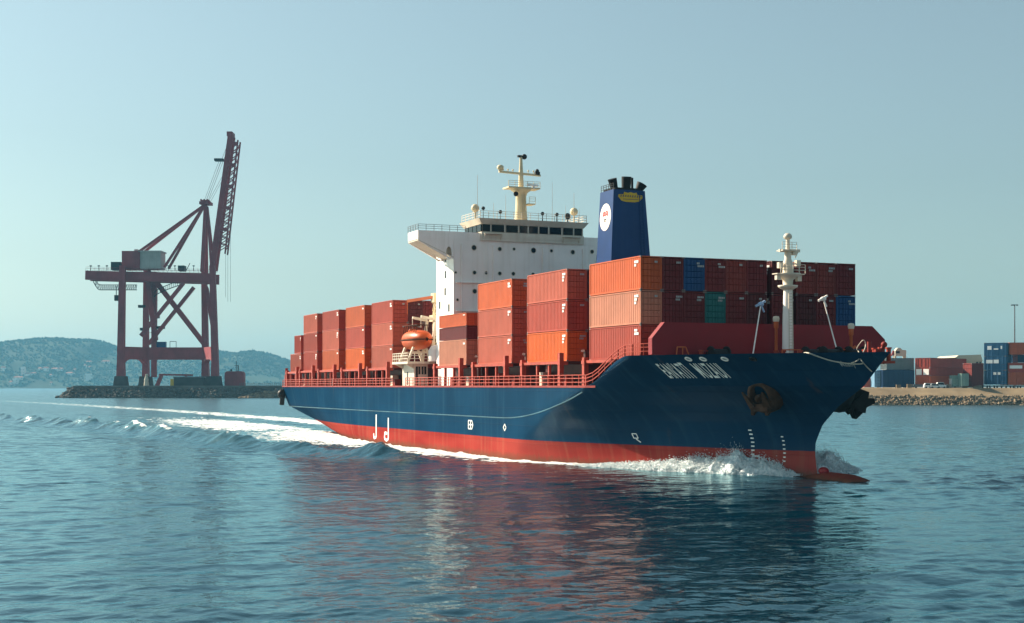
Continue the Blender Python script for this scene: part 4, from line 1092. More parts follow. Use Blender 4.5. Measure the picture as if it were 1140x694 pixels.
# lower deckhouse behind
b = MB(); b.box(-79.0, UB-.02, 6.5, 25, DECK, 20.5); b.build('aft_deckhouse', M['white'], ship)

# radar mast
mu, mv = -66.5, v_at(580, -66.5)
def mz(py): return z_at(py, mu, mv)
b = MB(); b.lathe([(1.02, zroof-.1), (.82, mz(228)), (.8, mz(219)), (1.0, mz(215)), (1.55, mz(212.3)), (1.6, mz(211))], (mu, mv, 0), 18)
rm = b.build('radar_mast', M['mast'], ship)
b = MB(); vl, vr = v_at(563, mu), v_at(598, mu); b.box(mu-1.2, mu+1.2, vl, vr, mz(211)+.002, mz(211)+.22); b.box(mu-.9, mu+.9, mv+.8, v_at(593.5, mu), mz(228.2), mz(227)); b.build('platform', M['mast'], rm)
railing([(mu+1.1, vl, mz(211)+.2), (mu+1.1, vr, mz(211)+.2)], .9, 'platform_rail', M['mast'], rm, .9, r_=.03)
railing([(mu+.85, mv+1.0, mz(227)), (mu+.85, v_at(593.5, mu), mz(227))], 1.0, 'platform_rail', M['mast'], rm, .8, r_=.03)
b = MB(); b.lathe([(.42, mz(211)+.2), (.34, mz(193)), (.24, mz(181)), (.2, mz(174))], (mu, mv, 0), 12); b.build('mast_pole', M['mast'], rm)
b = MB(); vl2, vr2 = v_at(555.5, mu), v_at(601.5, mu); b.bar((mu, vl2, mz(192.6)), (mu, vr2, mz(194.4)), .34, .3)
for px in (560, 565.5, 571, 588, 594): q = v_at(px, mu); b.tube((mu, q, mz(193)), (mu, q, mz(190.5)), .05); b.ball((mu, q, mz(190)), .14)
b.build('signal_yard', M['mast'], rm)
b = MB(); q = v_at(557, mu); b.lathe([(.28, mz(192)), (.3, mz(190.5)), (.5, mz(189.5)), (.52, mz(187)), (.3, mz(185.5)), (.05, mz(185.1))], (mu, q, 0), 12); b.build('radome', M['mast'], rm)
b = MB(); q = v_at(598, mu); b.box(mu-.3, mu+.3, q-.35, q+.35, mz(194), mz(190.5)); b.ball((mu, q, mz(189.6)), .32); b.build('signal_lamp', M['dark'], rm)
b = MB(); b.ball((mu, mv+.55, mz(174.5)), .42); b.tube((mu, mv-.1, mz(177)), (mu, mv+.5, mz(175)), .12); b.box(mu-.2, mu+.2, mv-.55, mv+.15, mz(175.4), mz(173.2)); b.build('masthead_light', M['dark'], rm)
b = MB(); b.bar((mu+1, v_at(584, mu), mz(206.5)), (mu+1, v_at(596, mu), mz(207)), .28, .3); q = v_at(591, mu); b.tube((mu+1, q, mz(211)), (mu+1, q, mz(207)), .22); b.build('radar_scanner', M['white'], rm)
b = MB(); q = v_at(571.5, mu); b.ball((mu+1.0, q, mz(217.5)), .38); b.build('floodlight', M['dark'], rm)
b = MB()
for k in range(16):
    z = zroof+.2+k*.28; b.bar((mu+1.0-.012*k, mv-.25, z), (mu+1.0-.012*k, mv+.25, z), .05)

for dv in (-.27, .27): b.bar((mu+1.0, mv+dv, zroof), (mu+.8, mv+dv, zroof+4.5), .06)
b.build('ladder', M['mast'], rm)
# rooftop aerials and domes
for px, y0, y1, r_ in ((531.5, 242, 195, .05), (549.5, 243, 226, .04), (563, 243, 217, .04), (557, 243, 236, .06), (614.8, 244, 203, .04), (639, 246, 215, .05), (629.5, 245, 229, .035), (645, 246, 232, .035), (620, 244, 239, .12), (604, 244, 238, .1), (538, 243, 232, .06)):
    v = v_at(px, HU1-.8); b = MB(); b.tube((HU1-.8, v, zroof-.05), (HU1-.8, v, z_at(y1, HU1-.8, v)), r_, r_*.5, 6)
    if r_ > .055: b.ball((HU1-.8, v, z_at(y1, HU1-.8, v)), .28)
    b.build('aerial', M['cream'] if r_ < .055 else M['dark'], wh)
for px, py in ((529, 232), (639, 236)):
    v = v_at(px, HU1-1.5); z = z_at(py, HU1-1.5, v); b = MB(); b.ball((HU1-1.5, v, z), .62, 14); b.tube((HU1-1.5, v, zroof-.05), (HU1-1.5, v, z), .12); b.build('satellite_dome', M['mast'], wh)
b = MB(); v = v_at(632, HU1-1); z = z_at(241, HU1-1, v); b.ball((HU1-1, v, z), .5, sq=(.4, 1, 1)); b.tube((HU1-1, v, zroof-.05), (HU1-1, v, z), .1); b.build('searchlight', M['dark'], wh)

# ---- funnel
FU = -47.3
b = MB()
v0, v1 = v_at(684, FU), v_at(718.8, FU); zt = z_at(210.5, FU, v0)
vb0, vb1 = v_at(680.6, FU), v_at(724.5, FU); zb = z_at(291, FU, vb0)
g = (zb-DECK)/(zt-zb); e0, e1 = vb0+(vb0-v0)*g, vb1+(vb1-v1)*g
UT, UBt = FU-4.5, FU-5.0
b.add([(FU+.3, e0, DECK), (FU+.3, e1, DECK), (UBt-.3, e1, DECK), (UBt-.3, e0, DECK), (FU-.25, v0, zt), (FU-.25, v1, zt), (UT, v1, zt), (UT, v0, zt)],
      [(3,2,1,0), (4,5,6,7), (0,1,5,4), (1,2,6,5), (2,3,7,6), (3,0,4,7)])
fn = b.build('funnel', M['funnel'], ship)
def f_side(u, z): return v0+(e0-v0)*(zt-z)/(zt-DECK)
def f_front(z): return FU-.25+.55*(zt-z)/(zt-DECK)
b = MB(); cz = z_at(242, -49.6, v0); n = 28; uc = -49.75
pts_ = [(uc+1.75*math.cos(a), cz+1.95*math.sin(a)) for a in np.linspace(0, 2*math.pi, n, endpoint=False)]
b.add([(u, f_side(u, z)-.04, z) for u, z in pts_], [tuple(range(n))]); b.build('emblem', M['white'], fn)
b = MB()
def fbar(u0, z0, u1, z1, w=.2): b.bar((u0, f_side(u0, z0)-.06, z0), (u1, f_side(u1, z1)-.06, z1), w, .03, up=(0,-1,0))
for u0, z0, u1, z1 in ((-.7, .1, -.7, .6), (-.7, .6, -.25, .8), (-.25, .8, -.2, .2), (-.7, .3, -.2, .3), (.15, .1, .15, .8), (.15, .8, .7, .7), (.7, .7, .7, .1), (.15, .4, .7, .4)): fbar(uc+u0, cz+z0, uc+u1, cz+z1)
b.build('emblem_letter', M['logo'], fn)
b = MB()
for u0, z0, u1, z1 in ((-.45, -.35, .35, -.35), (-.2, -.6, .15, -.6)): fbar(uc+u0, cz+z0, uc+u1, cz+z1, .16)
b.build('emblem_script', M['dark'], fn)
b = MB(); bc = (v0+v1)/2+.15; bz = z_at(219.5, FU, bc); hw = (v1-v0)*.40
sh = [(-1, .05), (-.93, .45), (-.55, .5), (-.5, .95), (-.2, .78), (0, .95), (.25, .78), (.5, .9), (.55, .5), (.95, .42), (1, 0), (.7, -.75), (.35, -.95), (-.35, -.95), (-.72, -.75)]
b.add([(f_front(bz+.75*y)+.05, bc+hw*x, bz+.75*y) for x, y in sh], [tuple(range(len(sh)))]); b.build('badge', M['yellow'], fn)
b = MB()
for x in np.linspace(-.78, .72, 9):
    hgt = .18+.1*(int(x*10) % 2)
    b.bar((f_front(bz)+.07, bc+hw*x, bz+.05-hgt*.3), (f_front(bz)+.07, bc+hw*(x+.05), bz+.2+hgt*.3), .12, .03, up=(1,0,0))
b.bar((f_front(bz)+.07, bc-hw*.6, bz-.32), (f_front(bz)+.07, bc+hw*.6, bz-.32), .06, .03, up=(1,0,0))
b.build('badge_lettering', M['funnel'], fn)
b = MB(); vm = v1-.7
for dv in (-.28, .28): b.bar((f_front(20)+.12, vm+dv+.6, 20), (f_front(zt)+.12, vm+dv, zt), .06)
for k in range(40): z = 20+(zt-20)*k/40; b.bar((f_front(z)+.12, vm-.28+.6*(1-k/40), z), (f_front(z)+.12, vm+.28+.6*(1-k/40), z), .035)
b.build('ladder', M['funnel'], fn)
b = MB(); b.box(UT+.3, FU-.6, v0+.4, v1-.4, zt, zt+.35); b.build('funnel_cap', M['black'], fn)
for pa, ytop, r0, r1, lean in ((684, 199.5, .5, .66, -.45), (697.5, 197, .62, .72, .0), (712, 205, .45, .8, .5)):
    v = v_at(pa, FU-1.6); z = z_at(ytop, FU-1.6, v); b = MB(); b.tube((FU-1.8, v-lean*.4, zt), (FU-1.6, v+lean*.8, z), r0, r1, 14); b.build('exhaust_pipe', M['black'], fn)
b = MB(); v = v_at(704.5, FU-1.6); b.tube((FU-1.8, v, zt), (FU-1.8, v, z_at(198, FU-1.6, v)), .17); b.build('exhaust_pipe', M['black'], fn)
railing([(FU-.4, v0+.1, zt), (UT+.1, v0+.1, zt)], .9, 'funnel_rail', M['dark'], fn, .8, r_=.03)

# ---- lifeboat station
b = MB(); b.box(-80.7, -75, .5, 2.7, DECK, 12.6); dh = b.build('boat_station', M['cream'], ship)
for v in (1.35, 1.85, 2.3): 
    b = MB(); b.box(-75.04, -74.96, v-.16, v+.16, 11.0, 12.2); b.build('station_window', M['glass'], dh)
b = MB(); b.box(-75.02, -74.95, .75, 1.1, DECK, 12.2); b.box(-78.4, -77.9, .47, .53, DECK+.2, 11.4); b.build('station_door', M['dark'], dh)
b = MB(); b.box(-81.6, -74.0, -.9, 3.6, 12.6, 12.95); b.prism([(-.9, 12.6), (.5, 12.6), (.5, 11.9)], 0, -80.5, -80.2); b.prism([(-.9, 12.6), (.5, 12.6), (.5, 11.9)], 0, -75.5, -75.2)
pf = b.build('boat_platform', M['cream'], ship)
railing([(-81.5, -.8, 12.95), (-74.1, -.8, 12.95), (-74.1, 3.5, 12.95)], 1.3, 'platform_rail', M['cream'], pf, .9, r_=.05)
for u in (-79.6, -75.6):
    b = MB(); b.bar((u, -.3, 12.95), (u, .6, 15.2), .35, .3); b.bar((u, 3.4, 12.95), (u, 2.6, 15.2), .35, .3); b.bar((u, .3, 14.4), (u, 2.9, 14.4), .3); b.bar((u, 3.4, 12.95), (u, 4.2, 19.5), .4, .5); b.bar((u, 4.2, 19.5), (u, 1.8, 19.9), .4); b.tube((u, 1.8, 19.9), (u, 1.8, 18.2), .06)
    b.build('davit', M['cream'], ship)
lb = empty('lifeboat', S(-77.4, 1.75, 14.4), SHIP_RZ); tag(lb, 'orange enclosed lifeboat hanging in davits beside the white block', 'lifeboat')
def boat(zlo, zhi, name, m, scale=1.0):
    b = MB(); P = []
    for t in np.linspace(-1, 1, 22):
        w = max(.02, (1-abs(t)**2.6))**.55
        row = []
        for a in np.linspace(0, 2*math.pi, 24, endpoint=False):
            y = 1.85*w*math.copysign(abs(math.cos(a))**.85, math.cos(a))*scale; z = 1.95+1.55*w**.8*math.sin(a)*scale
            row.append((4.8*t, y, min(max(z, zlo), zhi)))
        P.append(row)
    b.grid(np.array(P), True, True); return b.build(name, m, lb)
boat(.0, 1.93, 'hull', M['boat']); boat(1.95, 4.0, 'canopy', M['boat'])
b = MB(); P = []
for t in np.linspace(-1, 1, 30):
    w = max(.02, (1-abs(t)**2.6))**.55; P.append((4.8*t, 1.85*w+.05))
for s_ in (-1, 1): b.path([(x, s_*y, 1.94) for x, y in P], .09)
b.build('fender_strip', M['rust'], lb)
b = MB(); b.lathe([(.55, 0), (.6, .3), (.45, .55)], (-2.2, 0, 3.2), 14); b.build('cockpit', M['boat'], lb)
b = MB()
for x in np.linspace(-3, 3, 7): b.path([(x, -1.2, 2.9), (x, -1.0, 4.2), (x, 1.0, 4.2), (x, 1.2, 2.9)], .05)
for y in (-1.0, 1.0): b.tube((-3, y, 4.2), (3, y, 4.2), .05)
b.build('grab_rail', M['rust'], lb)
# provision crane beside the block: cream lattice derrick
b = MB(); cu_, cv_ = -76.5, 4.6
for du in (-.5, .5):
    for dv in (-.45, .45): b.bar((cu_+du, cv_+dv, 12.95), (cu_+du*.6, cv_+dv*.6, 23.2), .16)
for k in range(9):
    z0, z1 = 13+k*1.13, 13+(k+1)*1.13
    for s_ in (-1, 1): b.bar((cu_-.45, cv_+s_*.42, z0), (cu_+.45, cv_+s_*.42, z1), .1); b.bar((cu_+s_*.45, cv_-.42, z0), (cu_+s_*.45, cv_+.42, z1), .1)
b.box(cu_-.9, cu_+.9, cv_-.8, cv_+.8, 19.2, 20.2); b.box(cu_-.7, cu_+.7, cv_-.6, cv_+.7, 22.2, 23.6)
pc = b.build('provision_crane', M['mast'], ship)
b = MB(); b.bar((cu_, cv_-.5, 23.0), (cu_-5, cv_-3.0, 22.6), .35, .45); b.tube((cu_-5, cv_-3.0, 22.6), (cu_-5, cv_-3.0, 20.5), .05); b.build('jib', M['orangep'], pc)
b = MB(); b.lathe([(1.2, 12.96), (1.2, 14.6), (.8, 15.3), (.1, 15.5)], (-72.8, 3.3, 0), 16); b.build('vent_drum', M['white'], ship)

# ---- foremast and foredeck gear
fu, fv = 7.0, VC
def fz(py): return z_at(py, fu, fv)
b = MB(); b.lathe([(.60, 11.4), (.55, fz(360)), (.45, fz(325)), (.42, fz(321))], (fu, fv, 0), 18); b.box(fu-1.1, fu+1.1, fv-1.1, fv+1.1, 11.36, 12.6)
fm = b.build('foremast', M['white'], ship)
b = MB(); b.lathe([(.5, fz(323)), (1.0, fz(320)), (1.05, fz(318)), (.5, fz(317.5)), (.55, fz(312)), (.95, fz(309)), (1.3, fz(306.5)), (1.35, fz(304.8)), (.5, fz(304.5))], (fu, fv, 0), 18); b.box(fu-.5, fu+.5, v_at(862.5, fu), v_at(893, fu), fz(306), fz(304.9)); b.build('platform', M['cream'], fm)
railing([(fu+.9, v_at(864, fu), fz(304.8)), (fu+.9, v_at(891, fu), fz(304.8))], .9, 'platform_rail', M['cream'], fm, .6, r_=.03)
b = MB(); b.lathe([(.55, fz(304.5)), (.5, fz(292)), (.36, fz(289)), (.34, fz(280)), (.22, fz(277)), (.2, fz(267))], (fu, fv, 0), 14); b.build('upper_mast', M['cream'], fm)
b = MB(); b.bar((fu, v_at(867.5, fu), fz(279.5)), (fu, v_at(890, fu), fz(279)), .28, .3); b.box(fu-.6, fu+.6, v_at(868, fu), v_at(884, fu), fz(280), fz(278.8)); b.tube((fu, v_at(889, fu), fz(279)), (fu, v_at(885, fu), fz(287)), .06); b.build('yard', M['cream'], fm)
railing([(fu+.5, v_at(868, fu), fz(278.8)), (fu+.5, v_at(884, fu), fz(278.8))], .8, 'yard_rail', M['cream'], fm, .5, r_=.025)
b = MB(); b.lathe([(.2, fz(267)), (.42, fz(265.5)), (.45, fz(263)), (.3, fz(260.5)), (.05, fz(259.8))], (fu, fv, 0), 14); b.build('masthead_light', M['cream'], fm)
for px, py in ((866, 312), (889, 313), (868.5, 299), (888, 296), (884, 284)): q = v_at(px, fu); b = MB(); b.box(fu-.22, fu+.22, q-.25, q+.25, fz(py), fz(py)+.6); b.bar((fu, q, fz(py)+.3), (fu, fv, fz(py)+.2), .1); b.build('signal_lamp', M['cream'], fm)
b = MB()
for k in range(26): z = 12.8+k*.3; b.bar((fu+.62-.004*k, fv-.2, z), (fu+.62-.004*k, fv+.2, z), .05)

for dv in (-.22, .22): b.bar((fu+.62, fv+dv, 12.6), (fu+.5, fv+dv, 20.6), .06)
b.build('ladder', M['cream'], fm)
def at_fore(px, py, u):
    v = v_at(px, u); return (u, v, z_at(py, u, v))
for (p0, p1, m_) in (((836.5, 392, 9.0), (847, 339, 6.5), 'a'), ((936, 391, 10.5), (916.5, 333, 7.5), 'b')):
    a, c = at_fore(*p0), at_fore(*p1); a = (a[0], a[1], 11.4)
    b = MB(); b.tube(a, c, .08, .055, 8); dv = b.build('deck_davit', M['white'], ship)
    b = MB(); b.ball(c, .28, sq=(1, 1.2, .9)); b.bar((c[0], c[1]-.6, c[2]-.2), (c[0], c[1]+.5, c[2]+.35), .2); b.tube(c, (c[0], c[1]+.4, c[2]-.8), .1); b.build('head_block', M['davitblue'] if m_ == 'a' else M['white'], dv)
for px, py, u, h in ((947.5, 360, 8.5, 1), (864, 352, 5.5, 0)):
    a = at_fore(px, py, u); b = MB(); b.lathe([(.17, 11.4), (.17, a[2]-1.3), (.26, a[2]-1.25), (.28, a[2]-.6)], (a[0], a[1], 0), 10)
    if h: b.bar((a[0], a[1]-.02, 13.0), (a[0], a[1]+.55, 13.4), .2, .2)
    vp = b.build('vent_post', M['orangep'], ship)
    b = MB(); b.lathe([(.3, a[2]-.6), (.36, a[2]-.3), (.3, a[2]-.05), (.05, a[2])], (a[0], a[1], 0), 12); b.build('vent_cap', M['cream'], vp)
for px, u in ((800, 3.0+3.2), (925, 10.5), (905, 9), (953, 11.5)):
    a = at_fore(px, 388, u); b = MB(); b.tube((a[0], a[1]-.9, 12.4), (a[0], a[1]+.9, 12.4), .62, n=16); b.tube((a[0], a[1]-1.0, 12.4), (a[0], a[1]-.85, 12.4), .9, n=16); b.tube((a[0], a[1]+.85, 12.4), (a[0], a[1]+1.0, 12.4), .9, n=16); b.box(a[0]-.6, a[0]+.6, a[1]-1.1, a[1]+1.1, 11.36, 12.0); b.build('mooring_winch', M['dark'], ship)
for px, u in ((868, 7.2), (895, 9), (785, 5.6), (967, 14), (985, 21.5), (978, 19)):
    a = at_fore(px, 389, u); b = MB()
    for d in (-.45, .45): b.tube((a[0], a[1]+d, 11.36), (a[0], a[1]+d, 12.75), .22, n=12); b.tube((a[0], a[1]+d, 12.75), (a[0], a[1]+d, 12.9), .3, n=12)
    b.box(a[0]-.4, a[0]+.4, a[1]-.9, a[1]+.9, 11.36, 11.6); b.build('bollard', M['postred'], ship)
for p0, p1, u in ((753, 767, 4.9), (870, 906, 8.0), (936, 968, 11.0)):
    a, c = at_fore(p0, 391, u), at_fore(p1, 391, u); b = MB(); zt_ = 13.2 if p0 < 800 else 12.95
    zb_ = 12.35 if p0 < 800 else 11.4; b.path([(a[0], a[1], zb_), (a[0], a[1]+.1, zt_), (c[0], c[1]-.4, zt_), (c[0], c[1], zb_)], .07); b.path([(a[0], (a[1]+c[1])/2, zb_), (a[0], (a[1]+c[1])/2, zt_)], .06)
    b.build('hoop_rail', M['orangep'], ship)
b = MB(); q = (22.3, VC, 12.4); b.tube(q, (22.8, VC+.2, 13.0), .2, .16); b.ball((22.8, VC+.2, 13.1), .3); b.bar((22.3,VC-.5,12.5),(22.3,VC+.5,12.5),.3); b.tube((21.6, VC-.6, 12.3), (21.6, VC-.6, 13.4), .2); b.build('bow_roller', M['deckred'], ship)
# mooring ropes hung over the bow
def rope(pts, r_, label):
    P = [Vector(p) for p in pts]; out = []
    for i in range(len(P)-1):
        p0, p1, p2, p3 = P[max(i-1, 0)], P[i], P[i+1], P[min(i+2, len(P)-1)]
        for k in range(8):
            t = k/8; out.append(.5*((2*p1)+(p2-p0)*t+(2*p0-5*p1+4*p2-p3)*t*t+(3*p1-p0-3*p2+p3)*t**3))
    out.append(P[-1]); b = MB(); b.path([tuple(q) for q in out], r_, 6); o = b.build('mooring_rope', M['rope']); o.location = SHIP_O; o.rotation_euler = (0,0,SHIP_RZ); tag(o, label, 'rope', 'mooring ropes on the bow'); return o
def hp(px, py): u, z = uz_from_px(px, py); return on_hull(u, z, .12)
r0 = at_fore(893, 386, 8.5)
rope([(r0[0], r0[1], 12.5), hp(899, 392.5), hp(912, 397.5), hp(928, 402), hp(945, 405), hp(956, 405.5), hp(961, 405)], .07, 'long pale mooring rope drooping over the bow rim from the foremast foot')
q0, q1, q2 = at_fore(954, 388, 14), at_fore(961, 379, 15), at_fore(963.5, 386, 15.5)
rope([hp(948, 404.5), hp(957, 400), q2, q1, q0, at_fore(956, 392, 14.5), hp(960, 400), hp(966, 408), hp(974, 414)], .055, 'thin pale rope looped up above the bow rim then falling down the stem')

# ------------------------------------------------------------------ the cargo
GA = 'containers stacked on the ship'
def cargo(bay, col, tier, colour, label, nt=None, h=CH, z=None, marks=None, y=None):
    uf, ur = BAYS[bay]; L = uf-ur
    v = (y if y is not None else VCOLS[col])+1.27
    z = (BASE if bay < 8 else BASE-.1)+tier*3.62 if z is None else z
    r = random.Random(bay*100+col*10+tier)
    if marks is None: marks = ('side%d' % r.randrange(4), 'end%d' % r.randrange(4))
    return container(S((uf+ur)/2, v, z), SHIP_RZ, colour, label, GA, (L/CL, 1, h/CH), marks)
VCOLS = [0, 2.6, 5.2, 7.8, 10.4, 13.0, 16.2, 19.35, 22.0, 24.65]
TN = ['bottom', 'middle', 'top']
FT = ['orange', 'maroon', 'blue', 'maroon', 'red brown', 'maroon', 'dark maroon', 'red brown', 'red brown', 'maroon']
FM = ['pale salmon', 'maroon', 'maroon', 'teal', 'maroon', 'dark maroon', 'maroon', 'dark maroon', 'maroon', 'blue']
top_l = ['orange container on the top outer corner of the front row, its long side in sun',
         'maroon container end in the top row between the orange corner one and the blue one',
         'blue container end in the top row of the front stack',
         'maroon container end in the top row just port of the blue one',
         'red brown container end in the top row above and just port of the teal one',
         'maroon container end in the top row, second one starboard of the foremast head',
         'dark maroon container end in the top row directly behind the foremast head',
         'red brown container end in the top row first one port of the foremast',
         'red brown container end in the top row, one in from the port end',
         'maroon container end at the port end of the top row, above the blue one']
mid_l = ['faded pale salmon container in the middle row beneath the orange corner container',
         'maroon container end in the middle row next to the faded salmon one',
         'maroon container end in the middle row below the blue one, beside the teal one',
         'teal container end in the middle row of the front stack',
         'maroon container end in the middle row just port of the teal one',
         'dark maroon container end in the middle row behind the blue headed davit',
         'maroon container end in the middle row directly behind the foremast',
         'dark maroon container end in the middle row first one port of the foremast',
         'maroon container end in the middle row beside the blue port end one',
         'blue container end at the port end of the middle row']
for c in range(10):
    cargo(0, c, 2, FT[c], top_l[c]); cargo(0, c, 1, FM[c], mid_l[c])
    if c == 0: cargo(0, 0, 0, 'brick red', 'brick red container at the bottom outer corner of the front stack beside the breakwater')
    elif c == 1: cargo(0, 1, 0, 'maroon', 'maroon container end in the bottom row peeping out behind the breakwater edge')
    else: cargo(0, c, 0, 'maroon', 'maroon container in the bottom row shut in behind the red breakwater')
ORD = {1: 'second', 2: 'third', 4: 'fourth', 5: 'fifth', 6: 'sixth', 7: 'seventh'}
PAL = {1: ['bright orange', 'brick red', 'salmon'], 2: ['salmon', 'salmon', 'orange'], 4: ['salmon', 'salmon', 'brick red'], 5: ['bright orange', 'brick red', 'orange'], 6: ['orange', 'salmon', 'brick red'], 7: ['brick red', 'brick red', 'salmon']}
WHERE = {1: 'first stack behind the front row', 2: 'second stack behind the front row', 4: 'first stack aft of the lifeboat',
         5: 'second stack aft of the lifeboat', 6: 'third stack aft of the lifeboat', 7: 'fourth stack aft of the lifeboat'}
for bay in (1, 2, 4, 5, 6, 7):
    for t_ in range(3):
        cargo(bay, 0, t_, PAL[bay][t_], f'{PAL[bay][t_]} container, {TN[t_]} of outer column, {WHERE[bay]}')
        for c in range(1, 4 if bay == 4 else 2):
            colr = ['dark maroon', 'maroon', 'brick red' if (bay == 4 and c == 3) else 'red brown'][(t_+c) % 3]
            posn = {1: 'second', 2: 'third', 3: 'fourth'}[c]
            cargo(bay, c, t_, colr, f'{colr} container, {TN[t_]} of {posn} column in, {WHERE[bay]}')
# the stack beside the block: two tiers, the upper one made of two half height boxes
cargo(3, 0, 0, 'pale salmon', 'pale salmon container at the bottom of the stack against the white block')
cargo(3, 0, 1, 'maroon', 'half height dark maroon container between salmon and orange ones against the white block', h=1.76, z=BASE+3.62, marks=())
cargo(3, 0, 1, 'orange', 'half height orange container topping the stack against the white block', h=1.78, z=BASE+3.62+1.83, marks=('side2',))
cargo(3, 1, 0, 'maroon', 'maroon container, bottom of the second column in beside the white block')
cargo(3, 1, 1, 'dark maroon', 'dark maroon container, upper of the second column in beside the white block')
cargo(8, 0, 0, 'salmon', 'salmon container low at the stern, outer one of the aftmost stack')
cargo(8, 1, 0, 'maroon', 'maroon container low at the stern, inner one of the aftmost stack')
o = cargo(8, 0, 1, 'brick red', 'short brick red container on top of the aftmost stack at the stern'); o.scale.x = 5.2/CL; o.location = S(-144.9, 1.27, BASE-.1+3.62)
o = cargo(8, 1, 1, 'maroon', 'short maroon container on the inner side atop the aftmost stack'); o.scale.x = 5.2/CL; o.location = S(-144.9, 2.6+1.27, BASE-.1+3.62)

# ------------------------------------------------------------------ bow waves: churned foam thrown up by the stem
def foam_material():
    m = bpy.data.materials.new('white water'); m.use_nodes = True; t = m.node_tree; N = t.nodes; L = t.links
    b = N['Principled BSDF']; b.inputs['Base Color'].default_value = (.82, .85, .84, 1); b.inputs['Roughness'].default_value = .9
    tc = N.new('ShaderNodeTexCoord'); n = N.new('ShaderNodeTexNoise'); n.inputs['Scale'].default_value = 3.2; n.inputs['Detail'].default_value = 8; L.new(tc.outputs['Object'], n.inputs['Vector'])
    mr = N.new('ShaderNodeMapRange'); mr.inputs[1].default_value = .36; mr.inputs[2].default_value = .6; L.new(n.outputs[0], mr.inputs[0])
    mx = N.new('ShaderNodeMix'); mx.data_type = 'RGBA'; mx.inputs[6].default_value = (.46, .58, .60, 1); mx.inputs[7].default_value = (.86, .87, .86, 1); L.new(mr.outputs[0], mx.inputs[0]); L.new(mx.outputs[2], b.inputs['Base Color'])
    bp = N.new('ShaderNodeBump'); bp.inputs['Distance'].default_value = .25; L.new(n.outputs[0], bp.inputs['Height']); L.new(bp.outputs[0], b.inputs['Normal'])
    return m
M['foam'] = foam_material()
def bow_wave(name, side, label, u_a, u_b, H, Wf, seed):
    ns, nw = 300, 70
    u = np.linspace(u_a, u_b, ns)[:, None]*np.ones((1, nw)); w = np.linspace(-.2, 1, nw)[None, :]*np.ones((ns, 1))
    s_ = (u_a-u)/(u_a-u_b)
    hh = H(s_); ww = Wf(s_)
    base = half(np.minimum(u, 12.2), 0.3)
    v = VC+side*(base+w*ww)
    ridge = np.where(w < .22, smooth(w, -.3, .22), (1-smooth(w, .22, 1.0))**1.0)
    bil = 1-np.abs(VN.fbm(u*.55+seed, w*ww*.6, 3))*2.6; bi2 = 1-np.abs(VN.fbm(u*1.7+seed, w*ww*1.7+7, 3))*2.4
    n1 = VN.fbm(u*.7+seed, w*ww*.8+2, 3)
    z = hh*ridge*(.62+.34*bil+.5*n1)+.20*np.minimum(hh, 1)*bi2*ridge+.03
    z = z+.07*np.minimum(hh, 1)*VN.fbm(u*6+seed, w*ww*6, 3)-.3*smooth(w, .8, 1)
    du = .5*VN.fbm(u*1.4+9, w*ww*1.4+3, 3); dv = .5*VN.fbm(u*1.4+1, w*ww*1.4+31, 3)
    P = np.stack([u+du*np.minimum(1, hh), v+side*dv*np.minimum(1, hh), z], -1)
    b = MB(); b.grid(P if side < 0 else P[:, ::-1])
    r = np.random.default_rng(seed)
    tet = [(1,1,1),(1,-1,-1),(-1,1,-1),(-1,-1,1)]; clump = VN.fbm(u*.9+5*seed, w*ww*.9, 3)
    for i in range(26000):
        a = int(r.integers(0, ns)); c = int(r.integers(6, nw)); p = P[a, c]; hl = float(hh[a, c]*ridge[a, c])
        if r.random() > .25+2.2*max(0, clump[a, c]): continue
        up = min(abs(r.normal(0, .26)), .8)*min(hl, 2)
        q = p+np.array([r.normal(0, .25)-.2*up, side*r.normal(.05, .22), up+.01])
        k = r.uniform(.018, .05)*(1.25-.6*min(1, up))
        b.add([(q[0]+k*x, q[1]+k*y, q[2]+k*z_) for x, y, z_ in tet], [(0,1,2),(0,3,1),(0,2,3),(1,3,2)])
    o = b.build(name, M['foam'], fix=False); o.location = SHIP_O; o.rotation_euler = (0,0,SHIP_RZ); o['kind'] = 'stuff'; tag(o, label, 'foam'); return o
bow_wave('bow_wave', -1, 'white bow wave breaking along the starboard side of the stem', 10.5, -17,
         lambda s: np.interp(s, [0, .05, .16, .24, .34, .5, .75, 1], [.1, .7, 1.9, 2.1, 1.5, .9, .45, .05]), lambda s: np.interp(s, [0, .2, .5, 1], [1.0, 3.2, 3.6, 2.0]), 4)
bow_wave('bow_wave', 1, 'white bow wave breaking on the far port side of the stem', 11.5, -6,
         lambda s: np.interp(s, [0, .08, .25, .4, .6, 1], [.1, 1.2, 2.1, 1.7, 1.5, .2]), lambda s: np.interp(s, [0, .2, .5, 1], [1.5, 6.0, 8.5, 8]), 8)

